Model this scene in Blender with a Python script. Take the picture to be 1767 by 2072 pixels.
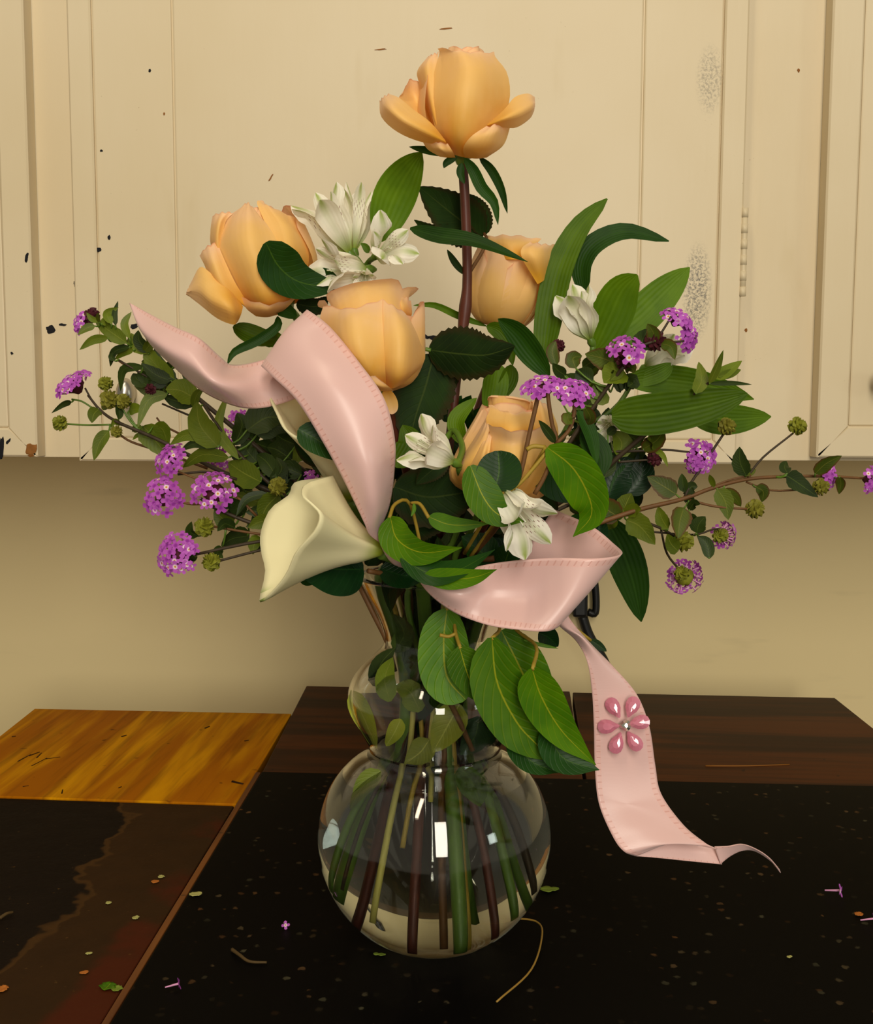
import bpy, math, random
from mathutils import Vector, Matrix, Quaternion
for o in list(bpy.data.objects): bpy.data.objects.remove(o)
scene = bpy.context.scene
col = scene.collection
R = random.Random(7)
rad = math.radians

# ---------------------------------------------------------------- camera
FW, FH, FPX = 1767.0, 2072.0, 2300.0
PITCH, YAW, ROLL = rad(5.9), rad(1.2), rad(0.2)
fwd = Vector((-math.sin(YAW) * math.cos(PITCH), math.cos(YAW) * math.cos(PITCH), -math.sin(PITCH)))
right0 = Vector((math.cos(YAW), math.sin(YAW), 0))
up0 = right0.cross(fwd)
right = right0 * math.cos(ROLL) + up0 * math.sin(ROLL)
up = right.cross(fwd)
def ray(px, py):
    return fwd + right * ((px - FW / 2) / FPX) + up * ((FH / 2 - py) / FPX)
_d = ray(879, 1690)
CAM = Vector((-_d.x / _d.y * 0.665, -0.665, 0.331))
cam = bpy.data.cameras.new('camera'); cam_o = bpy.data.objects.new('camera', cam); col.objects.link(cam_o)
cam.sensor_fit = 'HORIZONTAL'; cam.sensor_width = 36.0; cam.lens = 36.0 * FPX / FW
cam.clip_start = 0.02
cam_o.matrix_world = Matrix((( right.x, up.x, -fwd.x, CAM.x), (right.y, up.y, -fwd.y, CAM.y), (right.z, up.z, -fwd.z, CAM.z), (0, 0, 0, 1)))
scene.camera = cam_o
scene.view_settings.view_transform = 'Standard'
scene.view_settings.look = 'None'
scene.view_settings.gamma = 1.0
scene.view_settings.use_curve_mapping = False
scene.view_settings.exposure = -0.26

# ---------------------------------------------------------------- world + lamps
w = bpy.data.worlds.new('room_air'); scene.world = w; w.use_nodes = True
bg = w.node_tree.nodes['Background']; bg.inputs[0].default_value = (1.0, 0.90, 0.72, 1); bg.inputs[1].default_value = 0.27
def area(name, loc, target, sx, sy, power, color):
    l = bpy.data.lights.new(name, 'AREA'); l.shape = 'RECTANGLE'; l.size = sx; l.size_y = sy; l.energy = power; l.color = color
    o = bpy.data.objects.new(name, l); col.objects.link(o); o.location = loc
    o.rotation_euler = (Vector(target) - Vector(loc)).to_track_quat('-Z', 'Y').to_euler()
    return o
area('window_daylight', (0.38, -2.6, 1.15), (0.0, 0.1, 0.25), 0.55, 2.1, 66, (1.0, 0.93, 0.80))
area('ceiling_tube', (-0.35, -0.75, 1.75), (-0.1, 0.1, 0.2), 0.10, 1.2, 9, (1.0, 0.86, 0.62))
area('side_window_daylight', (1.9, -1.1, 0.55), (0.0, 0.0, 0.12), 0.3, 0.42, 3, (0.88, 1.0, 0.92))

# ---------------------------------------------------------------- helpers
def P(px, py, y):
    d = ray(px, py); return CAM + d * ((y - CAM.y) / d.y)
def T(px, py, z=0.0):
    d = ray(px, py); return CAM + d * ((z - CAM.z) / d.z)
def V3(p):
    return p if isinstance(p, Vector) else P(*p)
def pxm(y):            # metres covered by one pixel at depth y
    return (y - CAM.y) / FPX * 1.0
def cr(pts, n):        # Catmull-Rom through pts, n+1 samples
    k = len(pts)
    if k == 1: return [pts[0].copy() for _ in range(n + 1)]
    out = []
    for i in range(n + 1):
        s = i / n * (k - 1); a = min(int(s), k - 2); f = s - a
        p1, p2 = pts[a], pts[a + 1]
        p0 = pts[a - 1] if a > 0 else p1 * 2 - p2
        p3 = pts[a + 2] if a + 2 < k else p2 * 2 - p1
        out.append(0.5 * ((2 * p1) + (p2 - p0) * f + (2 * p0 - 5 * p1 + 4 * p2 - p3) * f * f + (3 * p1 - p0 - 3 * p2 + p3) * f ** 3))
    return out
def crc(pts, n):       # closed
    k = len(pts); out = []
    for i in range(n):
        s = i / n * k; a = int(s) % k; f = s - int(s)
        p0, p1, p2, p3 = pts[a - 1], pts[a], pts[(a + 1) % k], pts[(a + 2) % k]
        out.append(0.5 * ((2 * p1) + (p2 - p0) * f + (2 * p0 - 5 * p1 + 4 * p2 - p3) * f * f + (3 * p1 - p0 - 3 * p2 + p3) * f ** 3))
    return out
def link(name, me, parent=None, mat=None):
    o = bpy.data.objects.new(name, me); col.objects.link(o)
    if parent is not None: o.parent = parent
    if mat is not None and me is not None and not me.materials: me.materials.append(mat)
    return o
def rootloc(o):
    while o is not None and o.parent is not None: o = o.parent
    return Vector(o.location) if o is not None else Vector((0, 0, 0))
def mesh(name, verts, faces, parent=None, mat=None, uvs=None, smooth=True, local=False):
    if parent is not None and not local:
        off = rootloc(parent); verts = [v - off for v in verts]
    me = bpy.data.meshes.new(name); me.from_pydata([tuple(v) for v in verts], [], faces)
    if uvs is not None:
        l = me.uv_layers.new(name='UVMap')
        flat = []
        for lp in me.loops: flat.extend(uvs[lp.vertex_index])
        l.data.foreach_set('uv', flat)
    if smooth: me.polygons.foreach_set('use_smooth', [True] * len(me.polygons))
    me.update()
    return link(name, me, parent, mat)
def grid(name, rows, parent, mat, closed=False, vlen=None, smooth=True, cap=False):
    n = len(rows); m = len(rows[0]); verts = [p for r in rows for p in r]; faces = []; uvs = []
    for i in range(n):
        for j in range(m): uvs.append((j / (m if closed else m - 1), i / (n - 1) if vlen is None else vlen[i]))
    for i in range(n - 1):
        for j in range(m if closed else m - 1):
            j2 = (j + 1) % m
            faces.append((i * m + j, i * m + j2, (i + 1) * m + j2, (i + 1) * m + j))
    if cap and closed:
        faces.append(tuple(range(m))[::-1]); faces.append(tuple((n - 1) * m + j for j in range(m)))
    return mesh(name, verts, faces, parent, mat, uvs, smooth)
def tube(name, pts, r0, r1, parent, mat, n=None, k=7, bumps=None):
    pts = [V3(p) for p in pts]; n = n or max(3, 4 * (len(pts) - 1))
    c = cr(pts, n); rows = []
    ref = Vector((0.13, -1, 0.21)).normalized()
    for i, p in enumerate(c):
        t = (c[min(i + 1, n)] - c[max(i - 1, 0)]).normalized()
        s = t.cross(ref)
        if s.length < 1e-4: s = t.cross(Vector((1, 0, 0)))
        s.normalize(); b = s.cross(t); r = r0 + (r1 - r0) * i / n
        if bumps:
            for bt, ba in bumps: r *= 1 + ba * math.exp(-((i / n - bt) / 0.03) ** 2)
        rows.append([p + (s * math.cos(a) + b * math.sin(a)) * r for a in (2 * math.pi * q / k for q in range(k))])
    return grid(name, rows, parent, mat, closed=True, cap=True)
def box_mesh(name, lo, hi, parent, mat, bev=0.0):
    x0, y0, z0 = lo; x1, y1, z1 = hi
    vs = [Vector(v) for v in ((x0,y0,z0),(x1,y0,z0),(x1,y1,z0),(x0,y1,z0),(x0,y0,z1),(x1,y0,z1),(x1,y1,z1),(x0,y1,z1))]
    fs = [(0,3,2,1),(4,5,6,7),(0,1,5,4),(1,2,6,5),(2,3,7,6),(3,0,4,7)]
    o = mesh(name, vs, fs, parent, mat, smooth=False)
    if bev: bevel(o, bev)
    return o
def bevel(o, wd, seg=2):
    b = o.modifiers.new('soft_edges', 'BEVEL'); b.width = wd; b.segments = seg; b.limit_method = 'ANGLE'
def prism(name, poly, z0, z1, parent, mat, bev=0.0):   # poly of world points, extruded in z
    n = len(poly); vs = [Vector((p.x, p.y, z0)) for p in poly] + [Vector((p.x, p.y, z1)) for p in poly]
    fs = [tuple(range(n))[::-1], tuple(range(n, 2 * n))] + [(i, (i + 1) % n, n + (i + 1) % n, n + i) for i in range(n)]
    o = mesh(name, vs, fs, parent, mat, smooth=False)
    if bev: bevel(o, bev)
    return o
def thing(name, label, cat, loc, group=None):
    o = bpy.data.objects.new(name, None); col.objects.link(o); o.location = loc; o.empty_display_size = 0.02
    tag(o, label, cat, group); return o
def tag(o, label, cat, group=None, kind=None):
    o['label'] = label; o['category'] = cat
    if group: o['group'] = group
    if kind: o['kind'] = kind
    return o
def struct(o): o['kind'] = 'structure'; return o

# ---------------------------------------------------------------- materials
def srgb(r, g, b):
    f = lambda c: (c / 255 / 12.92) if c / 255 <= 0.04045 else ((c / 255 + 0.055) / 1.055) ** 2.4
    return (f(r), f(g), f(b), 1)
class NT:
    def __init__(s, name):
        s.m = bpy.data.materials.new(name); s.m.use_nodes = True; s.t = s.m.node_tree; s.b = s.t.nodes['Principled BSDF']
        s.out = s.t.nodes['Material Output']
    def n(s, typ, **kw):
        x = s.t.nodes.new(typ)
        for k, v in kw.items(): setattr(x, k, v)
        return x
    def l(s, a, b): s.t.links.new(a, b)
    def inp(s, node, k, v):
        if hasattr(v, 'links') or isinstance(v, bpy.types.NodeSocket): s.l(v, node.inputs[k])
        else: node.inputs[k].default_value = v
    def math(s, op, a, b=0.0, clamp=False):
        x = s.n('ShaderNodeMath', operation=op, use_clamp=clamp); s.inp(x, 0, a); s.inp(x, 1, b); return x.outputs[0]
    def mix(s, f, a, b):
        x = s.n('ShaderNodeMix', data_type='RGBA'); s.inp(x, 0, f); s.inp(x, 6, a); s.inp(x, 7, b); return x.outputs[2]
    def ramp(s, f, lo, hi):
        x = s.n('ShaderNodeMapRange', interpolation_type='SMOOTHSTEP'); s.inp(x, 0, f); x.inputs[1].default_value = lo; x.inputs[2].default_value = hi; return x.outputs[0]
    def uv(s):
        x = s.n('ShaderNodeSeparateXYZ'); s.l(s.n('ShaderNodeTexCoord').outputs['UV'], x.inputs[0]); return x.outputs[0], x.outputs[1]
    def obj(s): return s.n('ShaderNodeTexCoord').outputs['Object']
    def noise(s, vec, scale, detail=3.0, rough=0.5, dist=0.0):
        x = s.n('ShaderNodeTexNoise')
        if vec is not None: s.l(vec, x.inputs['Vector'])
        x.inputs['Scale'].default_value = scale; x.inputs['Detail'].default_value = detail; x.inputs['Roughness'].default_value = rough; x.inputs['Distortion'].default_value = dist
        return x.outputs['Fac']
    def mapping(s, vec, scale=(1, 1, 1), rot=(0, 0, 0), loc=(0, 0, 0)):
        x = s.n('ShaderNodeMapping'); s.l(vec, x.inputs[0]); x.inputs['Scale'].default_value = scale; x.inputs['Rotation'].default_value = rot; x.inputs['Location'].default_value = loc; return x.outputs[0]
    def rnd(s): return s.n('ShaderNodeObjectInfo').outputs['Random']
    def bump(s, h, strength, dist=0.001):
        x = s.n('ShaderNodeBump'); s.inp(x, 'Height', h); x.inputs['Strength'].default_value = strength; x.inputs['Distance'].default_value = dist; s.l(x.outputs[0], s.b.inputs['Normal'])
    def base(s, c, rough=0.5, spec=0.5):
        s.inp(s.b, 'Base Color', c); s.inp(s.b, 'Roughness', rough); s.b.inputs['Specular IOR Level'].default_value = spec
    def translucent(s, c, f):
        t = s.n('ShaderNodeBsdfTranslucent'); s.inp(t, 0, c); x = s.n('ShaderNodeMixShader'); x.inputs[0].default_value = f
        s.l(s.b.outputs[0], x.inputs[1]); s.l(t.outputs[0], x.inputs[2]); s.l(x.outputs[0], s.out.inputs[0])
def plain(name, c, rough=0.5, spec=0.4, metal=0.0, var=0.0, scale=200):
    k = NT(name)
    if var:
        nz = k.noise(k.obj(), scale, 3)
        k.base(k.mix(nz, tuple(x * (1 - var) for x in c[:3]) + (1,), tuple(min(1, x * (1 + var)) for x in c[:3]) + (1,)), rough, spec)
    else: k.base(c, rough, spec)
    k.b.inputs['Metallic'].default_value = metal
    return k.m
def leaf_mat(name, c, c2, vein, kind='pinnate', rough=0.4, spec=0.45, trans=0.12, edge=None, midw=0.035):
    k = NT(name); x, y = k.uv()
    ax = k.math('ABSOLUTE', k.math('SUBTRACT', x, 0.5))
    nz = k.noise(k.obj(), 60, 3)
    base = k.mix(k.ramp(nz, 0.3, 0.7), c, c2)
    r = k.rnd()
    hs = k.n('ShaderNodeHueSaturation'); k.l(base, hs.inputs['Color'])
    k.l(k.math('ADD', k.math('MULTIPLY', r, 0.5), 0.75), hs.inputs['Value']); base = hs.outputs[0]
    if kind == 'pinnate':
        ph = k.math('SINE', k.math('MULTIPLY', k.math('SUBTRACT', y, k.math('MULTIPLY', ax, 0.55)), 62.0))
        vv = k.math('MULTIPLY', k.ramp(ph, 0.86, 1.0), 0.14)
        h = k.math('SUBTRACT', 1.0, k.ramp(ph, 0.5, 1.0))
    else:
        ph = k.math('SINE', k.math('MULTIPLY', x, 50.0)); vv = k.math('MULTIPLY', k.ramp(ph, 0.4, 1.0), 0.10); h = ph
    mid = k.math('SUBTRACT', 1.0, k.ramp(ax, midw * 0.4, midw))
    f = k.math('MAXIMUM', vv, k.math('MULTIPLY', mid, 0.85 if kind == 'pinnate' else 0.3))
    colr = k.mix(f, base, vein)
    if edge is not None:
        e = k.math('MULTIPLY', k.ramp(k.math('ADD', ax, k.math('MULTIPLY', nz, 0.18)), 0.40, 0.58), 0.8); colr = k.mix(e, colr, edge)
    k.base(colr, rough, spec); k.bump(h, 0.22 if kind == 'pinnate' else 0.15, 0.0005)
    if trans: k.translucent(colr, trans)
    return k.m
M = {}
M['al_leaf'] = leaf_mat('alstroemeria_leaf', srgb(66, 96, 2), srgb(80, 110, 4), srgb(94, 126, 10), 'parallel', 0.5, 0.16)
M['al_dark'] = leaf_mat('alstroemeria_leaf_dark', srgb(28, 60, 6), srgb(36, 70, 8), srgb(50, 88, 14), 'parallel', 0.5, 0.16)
M['rose_leaf'] = leaf_mat('rose_leaf', srgb(20, 38, 8), srgb(30, 52, 12), srgb(54, 70, 24), 'pinnate', 0.6, 0.1, 0.04, edge=srgb(44, 36, 12), midw=0.02)
M['ficus'] = leaf_mat('fig_leaf', srgb(56, 98, 0), srgb(74, 114, 0), srgb(146, 150, 24), 'pinnate', 0.45, 0.18, 0.1, midw=0.022)
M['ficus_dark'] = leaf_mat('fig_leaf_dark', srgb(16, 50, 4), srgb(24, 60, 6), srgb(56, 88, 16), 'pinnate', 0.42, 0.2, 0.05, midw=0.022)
M['glossy'] = leaf_mat('camellia_leaf', srgb(6, 34, 10), srgb(10, 44, 12), srgb(26, 66, 22), 'pinnate', 0.38, 0.22, 0.02, midw=0.02)
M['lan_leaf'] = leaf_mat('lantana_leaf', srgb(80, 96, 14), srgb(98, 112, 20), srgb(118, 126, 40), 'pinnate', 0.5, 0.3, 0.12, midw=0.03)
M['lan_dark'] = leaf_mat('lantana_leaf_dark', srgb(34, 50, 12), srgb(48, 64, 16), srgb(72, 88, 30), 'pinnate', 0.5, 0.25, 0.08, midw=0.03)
M['lan_red'] = leaf_mat('lantana_leaf_red_edge', srgb(62, 78, 16), srgb(80, 92, 20), srgb(104, 106, 36), 'pinnate', 0.5, 0.25, 0.08, edge=srgb(88, 44, 24), midw=0.03)
M['sub_leaf'] = leaf_mat('submerged_leaf', srgb(130, 138, 20), srgb(160, 164, 36), srgb(180, 178, 70), 'pinnate', 0.4, 0.3, 0.2, midw=0.03)
M['stem_red'] = plain('rose_stem_red', srgb(84, 40, 26), 0.45, 0.35, var=0.35, scale=90)
M['stem_green'] = plain('green_stem', srgb(88, 118, 36), 0.4, 0.4, var=0.3, scale=60)
M['stem_pale'] = plain('stripped_stem', srgb(196, 186, 96), 0.5, 0.4, var=0.25, scale=60)
M['stem_brown'] = plain('brown_stem', srgb(104, 70, 36), 0.55, 0.3, var=0.35, scale=120)
M['stem_dark'] = plain('dark_stem', srgb(58, 46, 30), 0.55, 0.3, var=0.35, scale=120)
M['stem_ylw'] = plain('yellow_stem', srgb(156, 130, 44), 0.5, 0.3, var=0.3, scale=120)

def petal_mat():
    k = NT('rose_petal'); x, y = k.uv()
    nz = k.noise(k.obj(), 55, 3); ax = k.math('ABSOLUTE', k.math('SUBTRACT', x, 0.5))
    yy = k.math('ADD', y, k.math('MULTIPLY', k.math('SUBTRACT', nz, 0.5), 0.5))
    c = k.mix(k.ramp(yy, 0.0, 0.6), srgb(238, 176, 52), srgb(250, 204, 122))
    c = k.mix(k.ramp(yy, 0.55, 1.05), c, srgb(252, 210, 164))
    tip = k.math('MULTIPLY', k.ramp(k.math('SUBTRACT', k.math('ADD', y, k.math('MULTIPLY', nz, 0.06)), k.math('MULTIPLY', ax, 0.02)), 0.985, 1.05), 0.7)
    c = k.mix(tip, c, srgb(214, 110, 74))
    w2 = k.math('SINE', k.math('MULTIPLY', k.math('ADD', x, k.math('MULTIPLY', nz, 0.1)), 70.0))
    k.base(c, 0.5, 0.25); k.bump(w2, 0.04, 0.0004)
    k.b.inputs['Sheen Weight'].default_value = 0.1
    k.translucent(c, 0.25); return k.m
M['petal'] = petal_mat()
def al_petal_mat(flecks):
    k = NT('alstroemeria_petal' + ('_flecked' if flecks else '')); x, y = k.uv(); ax = k.math('ABSOLUTE', k.math('SUBTRACT', x, 0.5))
    white = srgb(250, 246, 230); green = srgb(150, 176, 30)
    streak = k.math('MULTIPLY', k.math('SUBTRACT', 1.0, k.ramp(ax, 0.03, 0.26)), k.math('ADD', k.ramp(y, 0.5, 1.0), 0.18))
    bas = k.math('SUBTRACT', 1.0, k.ramp(y, 0.02, 0.42))
    c = k.mix(k.math('MAXIMUM', k.math('MULTIPLY', streak, 0.75), bas), white, green)
    if flecks:
        s1 = k.math('SINE', k.math('MULTIPLY', x, 44.0)); s2 = k.math('SINE', k.math('ADD', k.math('MULTIPLY', y, 60.0), k.math('MULTIPLY', x, 17.0)))
        f = k.math('MULTIPLY', k.ramp(s1, 0.75, 0.95), k.ramp(s2, 0.0, 0.5))
        f = k.math('MULTIPLY', f, k.math('MULTIPLY', k.ramp(y, 0.4, 0.5), k.math('SUBTRACT', 1.0, k.ramp(y, 0.65, 0.75))))
        c = k.mix(f, c, srgb(120, 40, 40))
    ph = k.math('SINE', k.math('MULTIPLY', x, 40.0)); k.base(c, 0.45, 0.3); k.bump(ph, 0.15, 0.0005); k.translucent(c, 0.3); return k.m
M['al_petal'] = al_petal_mat(False); M['al_petal_f'] = al_petal_mat(True)
def calla_mat():
    k = NT('calla_spathe'); x, y = k.uv()
    nz = k.noise(k.obj(), 40, 2); yy = k.math('ADD', y, k.math('MULTIPLY', k.math('SUBTRACT', nz, 0.5), 0.2))
    c = k.mix(k.ramp(yy, 0.05, 0.34), srgb(158, 176, 24), srgb(248, 240, 194))
    t = k.math('MULTIPLY', k.ramp(y, 0.88, 1.0), k.math('SUBTRACT', 1.0, k.ramp(k.math('ABSOLUTE', k.math('SUBTRACT', k.math('FRACT', k.math('ADD', x, 0.5)), 0.5)), 0.012, 0.035)))
    c = k.mix(t, c, srgb(140, 170, 50)); k.base(c, 0.42, 0.35); k.b.inputs['Sheen Weight'].default_value = 0.05; k.translucent(c, 0.2); return k.m
M['calla'] = calla_mat()
def floret_mat():
    k = NT('lantana_floret'); x, y = k.uv(); r = k.rnd()
    yel = k.ramp(r, 0.62, 0.66)
    purple = k.mix(r, srgb(176, 78, 180), srgb(200, 104, 206))
    dark = srgb(150, 50, 160); white = srgb(246, 226, 232); gold = srgb(220, 160, 50)
    c = k.mix(k.ramp(y, 0.16, 0.45), dark, purple)
    cy = k.mix(k.ramp(y, 0.12, 0.2), gold, white); cy = k.mix(k.ramp(y, 0.3, 0.46), cy, purple)
    c = k.mix(yel, c, cy); k.base(c, 0.55, 0.2); k.translucent(c, 0.2); return k.m
M['floret'] = floret_mat()
M['floret_tube'] = plain('floret_tube', srgb(214, 150, 190), 0.5, 0.3)
M['bract'] = plain('lantana_bract', srgb(74, 28, 36), 0.6, 0.2, var=0.5, scale=400)
M['seed'] = plain('lantana_seed_head', srgb(120, 116, 38), 0.6, 0.2, var=0.6, scale=500)
M['seed_green'] = plain('lantana_green_head', srgb(120, 122, 34), 0.6, 0.2, var=0.55, scale=400)

# ================================================================ the setting
YW = 0.70          # back wall
YF = 0.375         # cabinet face frame front
YD = YF - 0.020    # door fronts
def paint_mat():
    k = NT('cream_cabinet_paint'); o = k.obj()
    n1 = k.noise(o, 3.0, 4, 0.6); n2 = k.noise(k.mapping(o, (1, 1, 0.25)), 30.0, 3)
    c = k.mix(k.ramp(n1, 0.3, 0.75), srgb(220, 204, 172), srgb(214, 196, 160))
    c = k.mix(k.math('MULTIPLY', k.ramp(n2, 0.62, 0.8), 0.25), c, srgb(196, 174, 128))
    sp = k.noise(o, 340.0, 2); cl = k.noise(o, 9.0, 2)
    f = k.math('MULTIPLY', k.ramp(sp, 0.74, 0.78), k.ramp(cl, 0.55, 0.7)); c = k.mix(k.math('MULTIPLY', f, 0.6), c, srgb(150, 120, 70))
    k.base(c, 0.42, 0.35); k.bump(k.noise(k.mapping(o, (1, 1, 0.15)), 160, 3), 0.12, 0.0008); return k
M['paint'] = paint_mat().m
def scuff_paint():
    k = paint_mat(); k.m.name = 'cream_paint_scuffed'
    src = k.b.inputs['Base Color'].links[0].from_socket; o = k.obj()
    sep = k.n('ShaderNodeSeparateXYZ'); k.l(o, sep.inputs[0]); tot = None
    for (px, py, rx, rz, amt) in ((1412, 590, 0.013, 0.042, 1.0), (1438, 160, 0.012, 0.03, 0.55)):
        c = P(px, py, YD); c.z -= P(880, 932, YD).z     # door parts are measured from the cabinet's base
        dx = k.math('DIVIDE', k.math('SUBTRACT', sep.outputs[0], c.x), rx); dz = k.math('DIVIDE', k.math('SUBTRACT', sep.outputs[2], c.z), rz)
        d = k.math('ADD', k.math('MULTIPLY', dx, dx), k.math('MULTIPLY', dz, dz))
        m = k.math('MULTIPLY', k.math('SUBTRACT', 1.0, k.ramp(d, 0.0, 1.3)), amt); tot = m if tot is None else k.math('MAXIMUM', tot, m)
    g = k.ramp(k.noise(o, 420.0, 3, 0.7), 0.42, 0.62)
    f = k.math('MULTIPLY', tot, g); k.l(k.mix(f, src, srgb(110, 104, 92)), k.b.inputs['Base Color']); return k.m
M['scuff'] = scuff_paint()
def wall_mat():
    k = NT('beige_wall_paint'); o = k.obj(); n1 = k.noise(o, 2.2, 4, 0.6)
    sm = k.math('MULTIPLY', k.ramp(k.noise(k.mapping(o, (1, 1, 5)), 7.0, 3), 0.62, 0.75), 0.12)
    c = k.mix(n1, srgb(232, 212, 162), srgb(222, 202, 152)); c = k.mix(sm, c, srgb(120, 110, 84)); k.base(c, 0.6, 0.25); k.bump(k.noise(o, 120, 2), 0.08, 0.001); return k.m
M['wall'] = wall_mat()
M['chip'] = plain('bare_chip_black', srgb(22, 22, 26), 0.7, 0.2)
M['chip_brown'] = plain('bare_chip_wood', srgb(140, 90, 40), 0.7, 0.2, var=0.4)
M['silver'] = plain('brushed_nickel', srgb(190, 184, 170), 0.28, 0.5, metal=1.0)
M['bronze'] = plain('aged_bronze', srgb(120, 98, 70), 0.4, 0.5, metal=1.0)
M['black_plastic'] = plain('black_plastic', srgb(18, 18, 18), 0.45, 0.4)

FLOOR = -0.92
struct(box_mesh('wall_back', (-2.2, YW, FLOOR), (2.2, YW + 0.1, 1.9), None, M['wall']))
M['floor'] = plain('floor_tile', srgb(120, 106, 84), 0.5, 0.4, var=0.2, scale=4)
struct(box_mesh('floor', (-2.2, -3.2, FLOOR - 0.05), (2.2, YW + 0.1, FLOOR), None, M['floor']))

# ---------------------------------------------------------------- wall cabinet
ZB = P(880, 932, YD).z; ZT = 0.95
cab = thing('wall_cabinet', 'cream painted wall cabinet with mitred doors and chipped paint above the worktop', 'cabinet', (0, YW, ZB))
X = lambda px, py=930, y=YD: P(px, py, y).x
Zp = lambda py, y=YD, px=880: P(px, py, y).z
box_mesh('body', (-0.75, YF + 0.02, ZB + 0.012), (0.75, YW - 0.001, ZT), cab, M['paint'])
# face frame: stiles between the doors and a bottom rail
zf = Zp(929, YF)
for (a, b) in ((-20, 190), (1460, 1680)):
    box_mesh('face_frame_stile', (X(a, 930, YF), YF, zf), (X(b, 930, YF), YF + 0.02, ZT), cab, M['paint'], 0.0008)
box_mesh('face_frame_rail', (-0.75, YF + 0.0005, zf + 0.0003), (0.75, YF + 0.0205, zf + 0.04), cab, M['paint'])
def cab_door(xl, xr, zb, zt, fw_px, boards, knob=None, kmat='silver', mat='paint', kscale=(1, 1, 1)):
    fwm = fw_px * pxm(YD)
    c = [ (xl, zb), (xr, zb), (xr, zt), (xl, zt) ]
    d = box_mesh('door', (xl + 0.004, YD + 0.004, zb + 0.004), (xr - 0.004, YF - 0.0006, zt - 0.004), cab, M[mat])
    d.name = 'door'
    i = [(xl + fwm, zb + fwm), (xr - fwm, zb + fwm), (xr - fwm, zt - fwm), (xl + fwm, zt - fwm)]
    for q in range(4):      # mitred frame mouldings
        a0, a1, b1, b0 = c[q], c[(q + 1) % 4], i[(q + 1) % 4], i[q]
        g = 0.0001
        pts = []
        for (x, z) in (a0, a1, b1, b0): pts.append((x, z))
        cx = sum(p[0] for p in pts) / 4; cz = sum(p[1] for p in pts) / 4
        vs = []
        for yy, sh in ((YF - 0.0005, 0.0), (YD + 0.0014, 0.0), (YD, 0.0016)):
            for (x, z) in pts:
                dx = g if x < cx else -g; dz = g if z < cz else -g
                sx = sh if x < cx else -sh; sz = sh if z < cz else -sh
                if q % 2 == 0: vs.append(Vector((x + dx, yy, z + sz)))
                else: vs.append(Vector((x + sx, yy, z + dz)))
        fs = [(8, 9, 10, 11)]
        for r in range(2):
            for s in range(4): fs.append((r * 4 + s, r * 4 + (s + 1) % 4, r * 4 + 4 + (s + 1) % 4, r * 4 + 4 + s))
        mesh('frame_moulding', vs, fs, d, M[mat], smooth=False)
    prev = xl + fwm
    for bx in list(boards) + [xr - fwm]:
        box_mesh('panel_board', (prev + 0.0006, YD + 0.0022, zb + fwm + 0.0006), (bx - 0.0006, YF - 0.002, zt - fwm - 0.0006), d, M[mat], 0.0016); prev = bx
    if knob is not None:
        prof = [(0.0, -0.030), (0.008, -0.029), (0.0125, -0.025), (0.0135, -0.021), (0.011, -0.016), (0.006, -0.012), (0.005, -0.006), (0.008, -0.001), (0.009, 0.0)]
        rows = [[Vector((knob.x + r * kscale[0] * math.cos(a), knob.y + yy, knob.z + r * kscale[2] * math.sin(a))) for a in (2 * math.pi * s / 20 for s in range(20))] for r, yy in prof]
        grid('knob', rows, d, M[kmat], closed=True)
    return d
def chips(door, items, y):
    for (px, py, rx, ry, ang, m) in items:
        c = P(px, py, y); s = pxm(y); n = 11; vs = []
        for layer in (0.0004, -0.0004):
            for q in range(n):
                a = 2 * math.pi * q / n; k = R.uniform(0.6, 1.15)
                if layer > 0: k *= 1.05
                x = math.cos(a) * rx * k; z = math.sin(a) * ry * k
                vs.append(Vector((c.x + (x * math.cos(ang) - z * math.sin(ang)) * s, y + layer, c.z + (x * math.sin(ang) + z * math.cos(ang)) * s)))
        fs = [tuple(range(n, 2 * n))] + [(q, (q + 1) % n, n + (q + 1) % n, n + q) for q in range(n)]
        mesh('paint_chip', vs, fs, door, M[m], smooth=False)
kL = P(266, 796, YD); kL.y = YD + 0.004
dC = cab_door(X(160), X(1490), Zp(936), ZT - 0.03, 47, [X(364), X(1286)], knob=kL, mat='scuff', kscale=(0.62, 1, 1.0))
kR = P(1785, 772, YD); kR.y = YD + 0.004
dR = cab_door(X(1652), X(1652) + 0.42, Zp(922), ZT - 0.03, 62, [X(1652) + 0.2], knob=kR, kmat='bronze', kscale=(0.8, 1, 0.8))
dL = cab_door(X(76) - 0.42, X(76), Zp(928), ZT - 0.03, 58, [X(76) - 0.2], mat='paint')
chips(dC, [(155, 94, 4, 10, 0.1, 'chip'), (200, 505, 6, 5, 0.6, 'chip'), (176, 524, 13, 2, 0.9, 'chip'), (153, 572, 4, 9, 0, 'chip'), (163, 566, 7, 2, 0.3, 'chip'),
           (303, 143, 3, 4, 0, 'chip'), (205, 305, 3, 3, 0, 'chip'), (221, 480, 3, 5, 0, 'chip'), (332, 230, 2, 3, 0, 'chip_brown'), (858, 678, 12, 4, -0.6, 'chip'), (878, 684, 16, 5, -0.2, 'chip'),
           (272, 660, 9, 6, 0.3, 'chip'), (902, 58, 14, 1.5, 0.1, 'chip_brown'), (548, 360, 9, 1.5, 1.0, 'chip_brown'), (770, 100, 13, 1.4, 0.1, 'chip_brown')], YD + 0.0022)
chips(cab, [(102, 666, 10, 9, -0.2, 'chip'), (127, 657, 10, 3, -0.1, 'chip'), (1510, 668, 3, 4, 0, 'chip_brown'), (1616, 142, 3, 4, 0, 'chip_brown')], YF)
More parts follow.
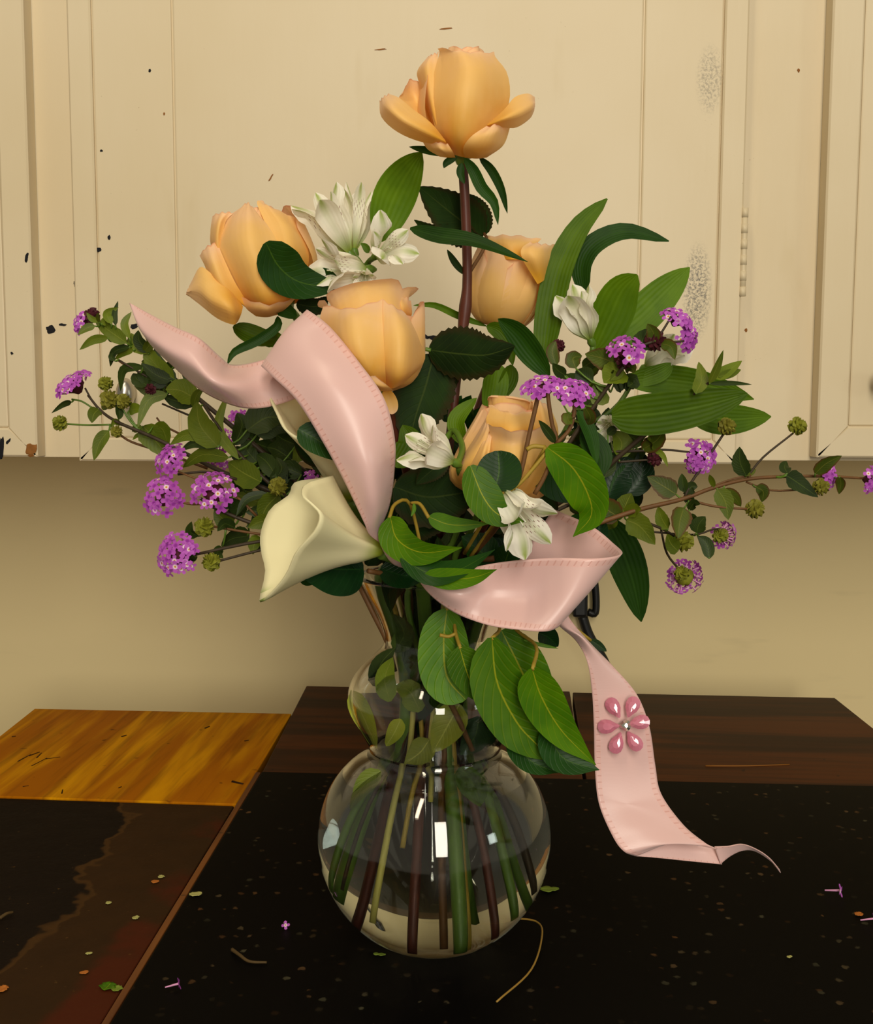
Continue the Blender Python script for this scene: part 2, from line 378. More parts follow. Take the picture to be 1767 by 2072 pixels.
chips(dL, [(54, 520, 4, 12, -0.2, 'chip'), (3, 905, 5, 24, -0.1, 'chip'), (17, 893, 8, 3, 0.9, 'chip'), (63, 910, 12, 16, -0.5, 'chip_brown'), (24, 715, 3, 3, 0, 'chip')], YD)
# painted-over hinge on the centre door's right edge
hz0, hz1 = P(1503, 590, YD).z, P(1508, 430, YD).z; hx = P(1506, 500, YD).x
hg = tube('hinge', [Vector((hx, YD + 0.001, hz0)), Vector((hx, YD + 0.001, hz1))], 0.0028, 0.0028, cab, M['paint'], n=4, k=10)
for q in range(6):
    z = hz0 + (hz1 - hz0) * q / 5
    tube('knuckle', [Vector((hx, YD + 0.0008, z - 0.004)), Vector((hx, YD + 0.0008, z + 0.004))], 0.0031, 0.0031, hg, M['paint'], n=2, k=10)

# ---------------------------------------------------------------- patchwork worktop
def wood_mat(name, ca, cb, cc, ang, scale=1.0, rough=0.5, spec=0.25):
    k = NT(name); o = k.mapping(k.obj(), (1, 1, 1), (0, 0, ang))
    g = k.noise(k.mapping(o, (26 * scale, 2.2 * scale, 8)), 1.0, 4, 0.55, 0.6); f = k.noise(k.mapping(o, (160, 9, 20)), 1.0, 3)
    c = k.mix(k.ramp(g, 0.38, 0.6), ca, cb); c = k.mix(k.math('MULTIPLY', k.ramp(f, 0.45, 0.75), 0.4), c, cc)
    dots = k.math('MULTIPLY', k.ramp(k.noise(k.mapping(o, (60, 90, 60)), 1.0, 2), 0.71, 0.76), 0.7); c = k.mix(dots, c, cc)
    k.base(c, rough, spec); k.bump(f, 0.1, 0.0005); return k.m
A0 = T(620, 1386); A1 = T(1690, 1411); G0 = T(530, 1561); G1 = T(1767, 1590); GL = T(222, 2072)
e1 = (A1 - A0); e1.z = 0; e1.normalize(); e2 = Vector((-e1.y, e1.x, 0))
tang = -math.atan2(e1.y, e1.x)
M['ply'] = wood_mat('yellow_plywood', srgb(212, 146, 2), srgb(166, 96, 0), srgb(76, 40, 2), tang, 1.0, 0.6, 0.06)
M['darkwood'] = wood_mat('dark_stained_board', srgb(84, 40, 10), srgb(50, 24, 8), srgb(22, 12, 6), tang + math.pi / 2, 0.8, 0.5, 0.15)
M['edge'] = wood_mat('edge_strip_wood', srgb(120, 72, 30), srgb(86, 46, 18), srgb(40, 22, 10), tang, 1.0)
def granite():
    k = NT('black_granite'); o = k.obj()
    v = k.n('ShaderNodeTexVoronoi'); v.inputs['Scale'].default_value = 130.0; v.inputs['Randomness'].default_value = 1.0; k.l(o, v.inputs['Vector'])
    sep = k.n('ShaderNodeSeparateColor'); k.l(v.outputs['Color'], sep.inputs[0])
    pick = k.ramp(sep.outputs[0], 0.70, 0.78); shape = k.math('SUBTRACT', 1.0, k.ramp(k.math('ADD', v.outputs['Distance'], k.math('MULTIPLY', k.noise(o, 420, 3), 0.5)), 0.42, 0.58))
    cl = k.ramp(k.noise(o, 14, 3), 0.42, 0.66)
    f = k.math('MULTIPLY', k.math('MULTIPLY', pick, shape), k.math('ADD', k.math('MULTIPLY', cl, 0.9), 0.08))
    fc = k.mix(sep.outputs[1], srgb(88, 56, 28), srgb(74, 72, 54))
    c = k.mix(f, (0.0022, 0.0018, 0.0015, 1), fc); k.base(c, 0.45, 0.03); return k.m
M['granite'] = granite()
def slate():
    k = NT('brown_slate'); o = k.obj(); s = k.n('ShaderNodeSeparateXYZ'); k.l(o, s.inputs[0])
    gd = (GL - G0).normalized()     # table parts are measured from G0
    u = k.math('ADD', k.math('MULTIPLY', s.outputs[0], -gd.y), k.math('MULTIPLY', s.outputs[1], gd.x))
    n1 = k.noise(o, 9, 4, 0.6); n2 = k.noise(o, 45, 4, 0.65)
    uu = k.math('ADD', u, k.math('MULTIPLY', k.math('SUBTRACT', n1, 0.5), 0.12))
    f = k.ramp(uu, -0.088, -0.082)
    line = k.math('MULTIPLY', k.math('SUBTRACT', 1.0, k.ramp(k.math('ABSOLUTE', k.math('ADD', uu, 0.085)), 0.001, 0.004)), 0.5)
    c = k.mix(n2, srgb(14, 7, 4), srgb(24, 14, 8)); c2 = k.mix(n2, srgb(42, 26, 10), srgb(58, 36, 14)); c = k.mix(f, c, c2)
    c = k.mix(k.math('MULTIPLY', k.ramp(k.math('ADD', u, k.math('MULTIPLY', n1, 0.05)), -0.012, 0.0), k.math('MULTIPLY', k.ramp(n1, 0.42, 0.55), 0.8)), c, srgb(76, 28, 10))
    c = k.mix(line, c, srgb(84, 56, 24))
    sp = k.ramp(k.noise(o, 260, 2), 0.73, 0.77); c = k.mix(k.math('MULTIPLY', sp, 0.5), c, srgb(90, 64, 30))
    k.base(c, 0.6, 0.08); k.bump(n2, 0.3, 0.002); return k.m
table = thing('patchwork_table', 'low table topped with black granite, brown slate, yellow plywood and dark boards', 'table', (G0.x, G0.y, FLOOR))
M['slate'] = slate()
F = -0.34     # front edge (beyond the bottom of the frame)
def along(p, d, t): return p + d * t
gl_dir = (GL - G0); gl_dir.z = 0; gl_dir.normalize()
def toY(p, d, y): return p + d * ((y - p.y) / d.y)
R1 = T(1767, 1472); rdir = (R1 - A1); rdir.z = 0; rdir.normalize()
L0 = T(70, 1431); L1 = T(0, 1486); ldir = (L1 - L0); ldir.z = 0; ldir.normalize()
gr_r = G0 + e1 * 0.95
GF = toY(G0, gl_dir, F)
TH = 0.018
granite_poly = [G0, GF, GF + e1 * 1.2, G0 + e1 * ((T(1767, 1590) - G0).length + 0.16)]
# right border of the table runs from A1 toward the viewer
def isect(p, d, q, e):
    den = d.x * e.y - d.y * e.x; t = ((q.x - p.x) * e.y - (q.y - p.y) * e.x) / den; return p + d * t
RB = isect(A1, rdir, G0, (G1 - G0)); RF = toY(A1, rdir, F)
prism('granite_slab', [G0, GF, RF, RB], -TH, 0.0, table, M['granite'], 0.0008)
SB0 = T(0, 1608); SB1 = T(478, 1624)
LB = isect(L0, ldir, SB0, SB1 - SB0); LF = toY(L0, ldir, F)
edw = 0.006
off = e1 * -edw
E0 = isect(G0 + off, gl_dir, SB0, SB1 - SB0); EF = toY(G0 + off, gl_dir, F)
prism('slate_panel', [LB, LF, EF, E0 - e1 * 0.0015], -TH, -0.0028, table, M['slate'], 0.0008)
prism('edge_strip', [G0 + off * 0.9 - e1 * 0.0, EF + e1 * 0.0012, GF - e1 * 0.0008, G0 - e1 * 0.0008], -TH, -0.0006, table, M['edge'], 0.0006)
PB0 = L0; PB1 = isect(T(70, 1431), T(580, 1441) - T(70, 1431), G0, A0 - G0)
prism('plywood_panel', [L0, LB + (L0 - LB) * 0.004, E0 + e2 * 0.0012, G0 + off * 0.9, PB1 - e1 * 0.001], -TH, -0.0015, table, M['ply'], 0.0008)
S0 = T(1156, 1397)
sd = isect(S0, e2, G0, G1 - G0)
prism('dark_board', [A0, G0 + (A0 - G0) * 0.004, sd - e1 * 0.0015, S0 - e1 * 0.0015], -TH, -0.001, table, M['darkwood'], 0.001)
prism('dark_board', [S0 + e1 * 0.0015 - e2 * 0.006, sd + e1 * 0.0015, RB, A1], -TH, -0.0005, table, M['darkwood'], 0.001)
M['carcass'] = plain('table_carcass', srgb(50, 34, 22), 0.6, 0.2)
ins = 0.03
prism('underframe', [isect(A0 - e2 * 0.13, e1, L0, ldir) + e1 * ins, LF + e1 * ins, RF - e1 * ins, isect(A0 - e2 * 0.13, e1, A1, rdir) - e1 * ins], -TH - 0.06, -TH - 0.0005, table, M['carcass'])
for p in (LF + e1 * 0.07 + e2 * 0.05, RF - e1 * 0.07 + e2 * 0.05, isect(A0 - e2 * 0.17, e1, L0, ldir) + e1 * 0.07, isect(A0 - e2 * 0.17, e1, A1, rdir) - e1 * 0.07):
    box_mesh('leg', (p.x - 0.025, p.y - 0.025, FLOOR), (p.x + 0.025, p.y + 0.025, -TH - 0.06), table, M['carcass'], 0.002)
# knife scores on the plywood
M['score'] = plain('dark_score', srgb(44, 24, 8), 0.7, 0.1)
for (x0, y0, x1, y1, r) in ((36, 1541, 62, 1527, 1.6), (58, 1530, 80, 1522, 2.0), (64, 1550, 95, 1534, 1.4), (92, 1536, 122, 1532, 1.4), (74, 1534, 84, 1524, 1.6), (46, 1592, 58, 1590, 1.4), (415, 1474, 424, 1470, 2.4), (470, 1582, 492, 1587, 3.4), (246, 1491, 256, 1488, 2.4), (24, 1491, 32, 1490, 2.0), (495, 1500, 503, 1498, 2.2), (240, 1595, 246, 1592, 1.6), (125, 1606, 127, 1598, 1.6)):
    p0, p1 = T(x0, y0, -0.0015), T(x1, y1, -0.0015); tube('score_mark', [p0, (p0 + p1) / 2, p1], r * 0.00042, r * 0.0003, table, M['score'], n=3, k=5)
# scratch on the right-hand dark board
M['scratch'] = plain('pale_scratch', srgb(132, 84, 30), 0.6, 0.2)
q0, q1 = T(1428, 1549), T(1598, 1546)
tube('scratch', [q0 + Vector((0, 0, -0.0004)), (q0 + q1) / 2 + e2 * -0.002 + Vector((0, 0, -0.0004)), q1 + Vector((0, 0, -0.0004))], 0.0009, 0.0005, table, M['scratch'], n=6, k=6)

# ---------------------------------------------------------------- black plug and cord on the wall
plug = thing('power_cable', 'black cable with a dark fitting hanging against the beige wall behind the ribbon', 'cable', P(1170, 1245, YW - 0.03))
yb = YW - 0.02
a = P(1158, 1150, yb); b = P(1187, 1246, yb)
box_mesh('fitting', (a.x, YW - 0.035, b.z), (b.x, YW - 0.0005, a.z), plug, M['black_plastic'], 0.004)
tube('cord_loop', [P(1186, 1160, yb), P(1200, 1165, yb), P(1206, 1200, yb), P(1205, 1240, yb), P(1190, 1238, yb)], 0.0045, 0.0045, plug, M['black_plastic'], n=20, k=8)
tube('cord', [P(1178, 1244, yb), P(1190, 1280, yb), P(1206, 1310, yb), P(1226, 1345, yb), P(1250, 1420, yb), P(1262, 1560, YW - 0.02), P(1270, 1800, YW - 0.02)], 0.0062, 0.0055, plug, M['black_plastic'], n=26, k=8)

# ================================================================ vase and water
def glass_mat(name, colr, ior, rough=0.0):
    k = NT(name); k.base(colr, rough, 0.5); k.b.inputs['Transmission Weight'].default_value = 1.0; k.b.inputs['IOR'].default_value = ior; return k.m
M['glass'] = glass_mat('clear_glass', (0.97, 0.985, 0.97, 1), 1.48)
M['water'] = glass_mat('vase_water', (0.95, 0.965, 0.90, 1), 1.33)
s0 = pxm(0.0)
prof_px = [(1166, 158), (1180, 152), (1205, 139), (1245, 119), (1285, 106), (1305, 107), (1325, 124), (1350, 152), (1375, 171), (1400, 179), (1425, 177), (1455, 165), (1485, 148), (1505, 137), (1516, 135), (1528, 146),
           (1548, 178), (1580, 209), (1620, 231), (1660, 241), (1695, 243), (1735, 239), (1780, 223), (1820, 198), (1855, 165), (1880, 128), (1894, 92), (1899, 70)]
def zax(py): return P(879, py, 0.0).z
zb0 = zax(1899)
outer = [(max(0.0, zax(py) - zb0), r * s0) for py, r in prof_px]
prof3 = [Vector((r, 0, z)) for z, r in outer]
prof3 = cr(prof3, 110)
TG = 0.0026
inner3 = []
for i, p in enumerate(prof3):
    t = (prof3[min(i + 1, 110)] - prof3[max(i - 1, 0)]).normalized(); nrm = Vector((-t.z, 0, t.x))   # pointing outward/inward
    if nrm.x < 0: nrm = -nrm
    inner3.append(p - nrm * TG)
inner3 = [p for p in inner3 if p.x > 0.004 and p.z > 0.006]
NS = 72
def revolve(name, pr, parent, mat, close_bottom=True):
    rows = [[Vector((p.x * math.cos(a), p.x * math.sin(a), p.z)) for a in (2 * math.pi * q / NS for q in range(NS))] for p in pr]
    o = grid(name, rows, parent, mat, closed=True)
    import bmesh
    bm = bmesh.new(); bm.from_mesh(o.data); bmesh.ops.remove_doubles(bm, verts=bm.verts, dist=0.00025); bmesh.ops.recalc_face_normals(bm, faces=bm.faces); bm.to_mesh(o.data); bm.free()
    return o
full = [Vector((0.0001, 0, inner3[-1].z))] + inner3[::-1] + [Vector(((inner3[0].x + prof3[0].x) / 2, 0, prof3[0].z + 0.0012))] + prof3 + [Vector((0.0001, 0, 0.0))]
vase = revolve('glass_vase', full, None, M['glass'])
vase.location = (0, 0, 0.0)
tag(vase, 'clear double-bulb glass vase holding the bouquet on black granite', 'vase')
WZ = zax(1512) - zb0
wp = [p for p in inner3 if p.z < WZ]
def wr(z):
    for p, q in zip(inner3, inner3[1:]):
        if q.z <= z <= p.z: return p.x + (q.x - p.x) * (z - p.z) / (q.z - p.z)
ov = 0.0003
wpr = [Vector((0.0001, 0, WZ)), Vector((wr(WZ) * 0.9, 0, WZ)), Vector((wr(WZ) + ov, 0, WZ + 0.0012))] + [Vector((p.x + ov, 0, p.z - ov)) for p in wp] + [Vector((0.0001, 0, wp[-1].z - ov))]
water = revolve('water', wpr, None, M['water'])
tag(water, 'clear water filling the round lower bulb of the vase', 'water'); water['kind'] = 'thing'
def rin(z):
    r = wr(z); return r if r else 0.02

# ================================================================ plant builders
PROF = {
    'lance': lambda t: (t ** 0.55 * (1 - t) ** 0.75) / 0.409,
    'strap': lambda t: (max(t, 0.0) ** 0.35 * (1 - t) ** 0.6) / 0.553,
    'ovate': lambda t: (t ** 0.5 * (1 - t) ** 0.85) / 0.405,
    'round': lambda t: (t ** 0.45 * (1 - t) ** 0.45) / 0.536,
    'fig':   lambda t: ((t ** 0.5 * (1 - t) ** 0.95) / 0.385) if t < 0.8 else ((t ** 0.5 * (1 - t) ** 0.95) / 0.385) * (0.72 + 0.28 * (1 - (t - 0.8) / 0.2)),
    'spoon': lambda t: (t ** 1.1 * (1 - t) ** 0.55) / 0.42,
    'taper': lambda t: 1.0 - 0.9 * t,
}
def leaf_rows(pts3, hw, prof, roll=0.0, fold=0.25, cup=0.0, wave=0.0, n=14, m=6, serr=0.0, ref=None, twist=0.0):
    c = cr(pts3, n); rows = []; f = PROF[prof]
    for i, p in enumerate(c):
        t = i / n
        tg = (c[min(i + 1, n)] - c[max(i - 1, 0)]).normalized()
        tc = ref if ref is not None else (CAM - p).normalized()
        s = tg.cross(tc)
        if s.length < 1e-3: s = tg.cross(Vector((0.3, 0.1, 1)))
        s.normalize(); nr = s.cross(tg)
        a = rad(roll + twist * t); s2 = s * math.cos(a) + nr * math.sin(a); n2 = nr * math.cos(a) - s * math.sin(a)
        ww = hw * max(f(min(max(t, 0.004), 0.997)), 0.02); row = []
        for j in range(m + 1):
            u = -1 + 2 * j / m; k = ww
            if serr and abs(u) > 0.99: k *= 1 + serr * ((i % 2) * 2 - 1)
            row.append(p + s2 * (k * u) + n2 * (fold * ww * abs(u) + cup * ww * u * u + wave * ww * abs(u) * math.sin(t * 13 + (0 if u > 0 else 1.7))))
        rows.append(row)
    return rows
def leaf(parent, mat, pts, hw, y0, y1=None, prof='ovate', roll=0, fold=0.25, name='leaf', y_mid=None, **kw):
    y1 = y0 if y1 is None else y1; k = len(pts)
    p3 = []
    for i, p in enumerate(pts):
        f = i / (k - 1); y = y0 + (y1 - y0) * f
        if y_mid is not None: y += y_mid * 4 * f * (1 - f)
        p3.append(P(p[0], p[1], y))
    hwm = hw * pxm((y0 + y1) / 2) / max(math.cos(rad(roll)), 0.35)
    if kw.get('serr') and 'n' not in kw: kw['n'] = 28
    rows = leaf_rows(p3, hwm, prof, roll, fold, **kw)
    return grid(name, rows, parent, M[mat])
def stem(parent, mat, pts, r0, r1, name='stem', y=None, **kw):   # radii in pixels
    q = [V3(p) if (isinstance(p, Vector) or len(p) == 3) else P(p[0], p[1], y) for p in pts]
    s = pxm(0.0); return tube(name, q, r0 * s, r1 * s, parent, M[mat], **kw)
def vpts(az, bot_az, bot_r, z_end, spread=0.014, off=(0, 0)):    # a stem's way down through the vase
    a = rad(az); b = rad(bot_az)
    zt, zn, zu, zj = zax(1175) - zb0, zax(1298) - zb0, zax(1400) - zb0, zax(1516) - zb0
    c = Vector((math.cos(a), math.sin(a), 0)); d = Vector((math.cos(b), math.sin(b), 0))
    o = Vector((off[0], off[1], 0))
    f = lambda r, v, z: v * r + Vector((0, 0, z)) + o * (1 if z > zj else 0.5)
    return [f(spread * 1.9, c, zt), f(spread * 1.25, c, zn), f(spread * 1.0, c * 0.5 + d * 0.5, zu), f(spread * 1.2, d, zj), f(bot_r * 0.75, d, (zj + z_end) / 2), f(bot_r, d, z_end)]

# ---------------------------------------------------------------- rose
def rose(name_label, base, top, Rpx, petals, seed, sepals=4, mat='petal', roll=0.0):
    """base/top: (px,py,Y) of calyx and bloom top; petals: list of (az, profile, half_angle, opts)."""
    rr = random.Random(seed)
    b = P(*base); tp = P(*top); a = (tp - b); H = a.length; a.normalize(); Rm = Rpx * pxm(base[2])
    toc = (CAM - b).normalized(); rt = a.cross(-toc).normalized() * 1.0
    f = rt.cross(a).normalized()
    if f.dot(toc) < 0: f = -f
    if rt.dot(right) < 0: rt = -rt
    root = thing('rose', name_label, 'rose', b, 'peach roses in the bouquet')
    def pet(az, prof, W, curl=0.0, tip=0.10, ruf=0.045, name='petal', lift=0.0, edge_roll=0.0, n=14, m=12, skew=0.0, k2=0.22):
        az = rad(az); pr = [Vector((p[0], p[1], 0)) for p in prof]; rows = []
        ph1, ph2 = rr.uniform(0, 6), rr.uniform(0, 6)
        big = cr(pr, 60)
        for i in range(n + 1):
            v = i / n; row = []
            for j in range(m + 1):
                u = -1 + 2 * j / m
                vm = 1 - k2 * abs(u) ** 2.2 + tip * max(0, 1 - abs(u) * 4.0)
                vv = min(v * vm, 1.0); q = big[int(vv * 59)]; q2 = big[min(int(vv * 59) + 1, 60)]; fr = vv * 59 - int(vv * 59); q = q + (q2 - q) * fr
                r_, h_ = q.x * Rm, q.y * H
                wid = math.sin(min(vv / 0.45, 1.0) * math.pi / 2) ** 0.6 if vv > 0 else 0
                R0 = max(r_, Rm * 0.30)
                arc = rad(W) * min(1.0, Rm * 1.05 / max(R0, Rm * 0.5)) * (0.55 + 0.45 * wid)
                ang = az + u * arc + skew * vv
                er = edge_roll * Rm * max(0, abs(u) - 0.55) ** 1.5 * vv * 2.2
                tipc = curl * Rm * max(0, v - 0.72) ** 1.6 * 5.0
                ruff = ruf * Rm * v * v * (math.sin(u * 5.2 + ph1) + 0.6 * math.sin(u * 9 + ph2)) + 0.035 * Rm * math.sin(math.pi * v) * math.sin(u * 3.4 + ph2)
                rr_ = r_ + er + tipc * 0.8 + ruff
                hh = h_ - tipc * 0.35 + lift * H * v
                d = f * math.cos(ang) + rt * math.sin(ang)
                row.append(b + d * rr_ + a * hh)
            rows.append(row)
        return grid(name, rows, root, M[mat])
    for p in petals: pet(p[0], p[1], p[2], **(p[3] if len(p) > 3 else {}))
    # receptacle and sepals
    hipr = [(0.05, -0.085), (0.12, -0.07), (0.17, -0.03), (0.20, 0.0), (0.26, 0.035), (0.1, 0.06)]
    grid('calyx', [[b + (f * math.cos(t) + rt * math.sin(t)) * (x * Rm * 0.9) + a * (h * H) for t in (2 * math.pi * q / 12 for q in range(12))] for x, h in hipr], root, M['stem_green'], closed=True)
    return root, b, a, f, rt, H, Rm
def sepal(root, pts, hw, y0, y1=None, mat='al_dark'):
    return leaf(root, mat, pts, hw, y0, y1, prof='lance', fold=0.4, name='sepal', n=12, m=4)
def pp(root, rows, n=16, m=12, wob=0.0006, name='petal', mat='petal', seed=0):    # hand-placed petal, rows from base to rim
    rr = random.Random(seed + len(rows) * 7 + rows[0][0][0]); R3 = [cr([P(*q) for q in r], m) for r in rows]
    cols = [cr([r[j] for r in R3], n) for j in range(m + 1)]; p1, p2 = rr.uniform(0, 6), rr.uniform(0, 6); g = []
    for i in range(n + 1):
        t = i / n; g.append([cols[j][i] + (CAM - cols[j][i]).normalized() * (wob * t * (math.sin(j * 1.1 + p1) + math.sin(j * 0.55 + t * 4 + p2))) + Vector((0, 0, wob * t * t * math.sin(j * 1.7 + p2))) for j in range(m + 1)])
    return grid(name, g, root, M[mat])
# meridian profiles (radius / R, height / H)
IN = [(0.0, 0.04), (0.28, 0.12), (0.40, 0.45), (0.30, 0.85), (0.20, 1.0)]
IN2 = [(0.0, 0.03), (0.40, 0.10), (0.58, 0.45), (0.46, 0.82), (0.38, 1.0)]
BODY = [(0.0, 0.0), (0.52, 0.05), (0.86, 0.34), (0.82, 0.68), (0.62, 0.96)]
BODY2 = [(0.0, 0.0), (0.56, 0.04), (0.93, 0.32), (0.90, 0.66), (0.74, 0.94)]
OPEN = [(0.0, 0.0), (0.60, 0.03), (1.02, 0.26), (1.16, 0.52), (1.36, 0.68)]
WIDE = [(0.0, 0.0), (0.62, 0.02), (1.06, 0.18), (1.42, 0.36), (1.74, 0.52)]
DROOP = [(0.0, 0.0), (0.62, 0.01), (1.10, 0.12), (1.52, 0.24), (1.90, 0.22)]
WIDE2 = [(0.0, 0.0), (0.60, 0.03), (1.05, 0.20), (1.42, 0.42), (1.70, 0.52), (1.82, 0.44)]
CUP = [(0.0, 0.0), (0.62, 0.01), (0.98, 0.16), (1.02, 0.30), (1.04, 0.38)]
CORE = [(20, IN, 80, {'ruf': 0.02}), (140, IN, 80), (260, IN, 80), (60, IN2, 75), (180, IN2, 75), (300, IN2, 75)]

# ---------------------------------------------------------------- alstroemeria bloom
def al_flower(root, base, tip, L, opening, seed, npet=6, wid=0.20, spin=None, stam=True):
    rr = random.Random(seed); b = P(*base); a = (P(*tip) - b).normalized(); Lm = L * pxm(base[2])
    s = a.cross(Vector((0.2, 1, 0.1))).normalized(); q = s.cross(a); sp = rr.uniform(0, 6.28) if spin is None else rad(spin)
    bloom = grid('bloom', [[b + a * (z * Lm) + (s * math.cos(t) + q * math.sin(t)) * r * Lm for t in (2 * math.pi * k / 9 for k in range(9))] for z, r in ((-0.10, 0.025), (-0.04, 0.06), (0.02, 0.075), (0.09, 0.05))], root, M['stem_green'], closed=True)
    for k in range(npet):
        inner = k % 2 == 1; an = sp + 2 * math.pi * k / npet + rr.uniform(-0.15, 0.15); d = s * math.cos(an) + q * math.sin(an)
        op = opening * rr.uniform(0.8, 1.2) * (0.85 if inner else 1.0); l = Lm * rr.uniform(0.9, 1.08)
        pts = [b + a * 0.0, b + a * (0.36 * l) + d * (0.13 * l * (0.5 + op)), b + a * (0.70 * l) + d * (0.36 * l * op), b + a * ((1.0 - 0.22 * op) * l) + d * (0.72 * l * op)]
        rows = leaf_rows(pts, l * wid * (0.8 if inner else 1.15), 'spoon', 0, -0.05, cup=-0.35, wave=0.16, n=12, m=6, ref=(d * -1 + a * 0.2).normalized())
        grid('petal', rows, bloom, M['al_petal_f' if inner else 'al_petal'])
    if stam:
        for k in range(4):
            an = rr.uniform(0, 6.28); d = s * math.cos(an) + q * math.sin(an)
            tube('stamen', [b + a * (0.1 * Lm), b + a * (0.45 * Lm) + d * (0.05 * Lm), b + a * (0.72 * Lm) + d * (0.12 * Lm * opening)], Lm * 0.008, Lm * 0.012, bloom, M['al_petal'], n=5, k=5)
    return bloom

# ---------------------------------------------------------------- calla lily
def calla(root, base, br, aim, rim, n=18, m=48, p=1.5, name='spathe', flare=0.0):
    b = P(*base); a = (P(*aim) - b).normalized(); s = pxm(base[2]); r3 = crc([P(*q) for q in rim], m); rows = []
    for i in range(n + 1):
        t = i / n; row = []
        for q in r3:
            v = q - b; ax = v.dot(a); rv = v - a * ax; rl = rv.length; d = rv / max(rl, 1e-6)
            row.append(b + a * (ax * t) + d * (br * s * (1 - t) ** 0.7 * (0.35 + 0.65 * min(1, t * 5)) + rl * (t ** p) + flare * rl * t * (1 - t)))
        rows.append(row)
    o = grid(name, rows, root, M['calla'], closed=True)
    so = o.modifiers.new('thickness', 'SOLIDIFY'); so.thickness = 0.0012; so.offset = -1; return o

# ---------------------------------------------------------------- lantana
def floret_mesh(lobes):
    vs = [Vector((0, 0, -0.06))]; uv = [(0, 0)]; n = lobes * 4
    for ring, rr_ in ((1, 0.42), (2, 1.0)):
        for k in range(n):
            a = 2 * math.pi * k / n; lob = abs(math.cos(a * lobes / 2)) ** 0.55
            r = rr_ * (1 if ring == 1 else (0.44 + 0.60 * lob)); z = 0.0 if ring == 1 else 0.05 + 0.06 * math.sin(3 * a)
            vs.append(Vector((r * math.cos(a), r * math.sin(a), z))); uv.append((k / n, rr_ if ring == 1 else 0.3 + r * 0.7))
    fs = [(0, 1 + k, 1 + (k + 1) % n) for k in range(n)] + [(1 + k, 1 + n + k, 1 + n + (k + 1) % n, 1 + (k + 1) % n) for k in range(n)]
    t0 = len(vs)
    for z, r in ((-0.02, 0.2), (-1.4, 0.11)):
        for k in range(5): a = 2 * math.pi * k / 5; vs.append(Vector((r * math.cos(a), r * math.sin(a), z))); uv.append((0, 0.5))
    fs += [(t0 + k, t0 + (k + 1) % 5, t0 + 5 + (k + 1) % 5, t0 + 5 + k) for k in range(5)]
    me = bpy.data.meshes.new('floret'); me.from_pydata([tuple(v) for v in vs], [], fs); l = me.uv_layers.new(name='UVMap'); flat = []
    for lp in me.loops: flat.extend(uv[lp.vertex_index])
    l.data.foreach_set('uv', flat); me.materials.append(M['floret']); me.materials.append(M['floret_tube'])
    for i, pl in enumerate(me.polygons): pl.use_smooth = True; pl.material_index = 1 if i >= len(fs) - 5 else 0
    return me
FL = [floret_mesh(4), floret_mesh(5)]
def head(root, c, Rpx, axis, nfl, seed, flat=0.55, fr=11.5, core='bract'):
    nfl = int(nfl * 1.3 + 1); fr *= 1.1
    """lantana flower head: c=(px,py,Y) centre of the dome's top, axis=(right, up, toward camera)"""
    rr = random.Random(seed); ctr = P(*c); s = pxm(c[2]); ax = (right * axis[0] + Vector((0, 0, 1)) * axis[1] + (CAM - ctr).normalized() * axis[2]).normalized()
    u = ax.cross(Vector((0.31, 0.2, 0.93))).normalized(); v = ax.cross(u); Rm = Rpx * s; base = ctr - ax * (Rm * flat * 0.9)
    rows = []
    for z, r in ((-0.55, 0.10), (-0.30, 0.24), (0.05, 0.46), (0.35, 0.44), (0.60, 0.24), (0.66, 0.02)):
        rows.append([base + ax * (z * Rm * flat) + (u * math.cos(t) + v * math.sin(t)) * (r * Rm * (1 + 0.12 * math.sin(5 * t + z * 9))) for t in (2 * math.pi * k / 14 for k in range(14))])
    hd = grid('flower_head', rows, root, M[core], closed=True)
    off = rootloc(root)
    for k in range(nfl):
        q = math.sqrt((k + 0.5) / nfl); an = k * 2.39996 + rr.uniform(-0.35, 0.35); q = min(1.0, q + rr.uniform(-0.06, 0.06)); th = q * rad(78)
        d = u * math.cos(an) + v * math.sin(an)
        pos = base + d * (Rm * math.sin(th) * 0.92) + ax * (Rm * flat * (0.25 + 0.85 * math.cos(th)) + Rm * rr.uniform(-0.06, 0.06))
        nr = (d * math.sin(th) * 0.8 + ax * (math.cos(th) + 0.25) + (CAM - pos).normalized() * 0.25).normalized()
        o = bpy.data.objects.new('floret', FL[rr.random() < 0.35]); col.objects.link(o); o.parent = hd; o.location = pos - off
        o.rotation_mode = 'QUATERNION'; o.rotation_quaternion = nr.to_track_quat('Z', 'Y') @ Quaternion((0, 0, 1), rr.uniform(0, 6.28)); sc = fr * s * rr.uniform(0.85, 1.15); o.scale = (sc, sc, sc)
    return hd
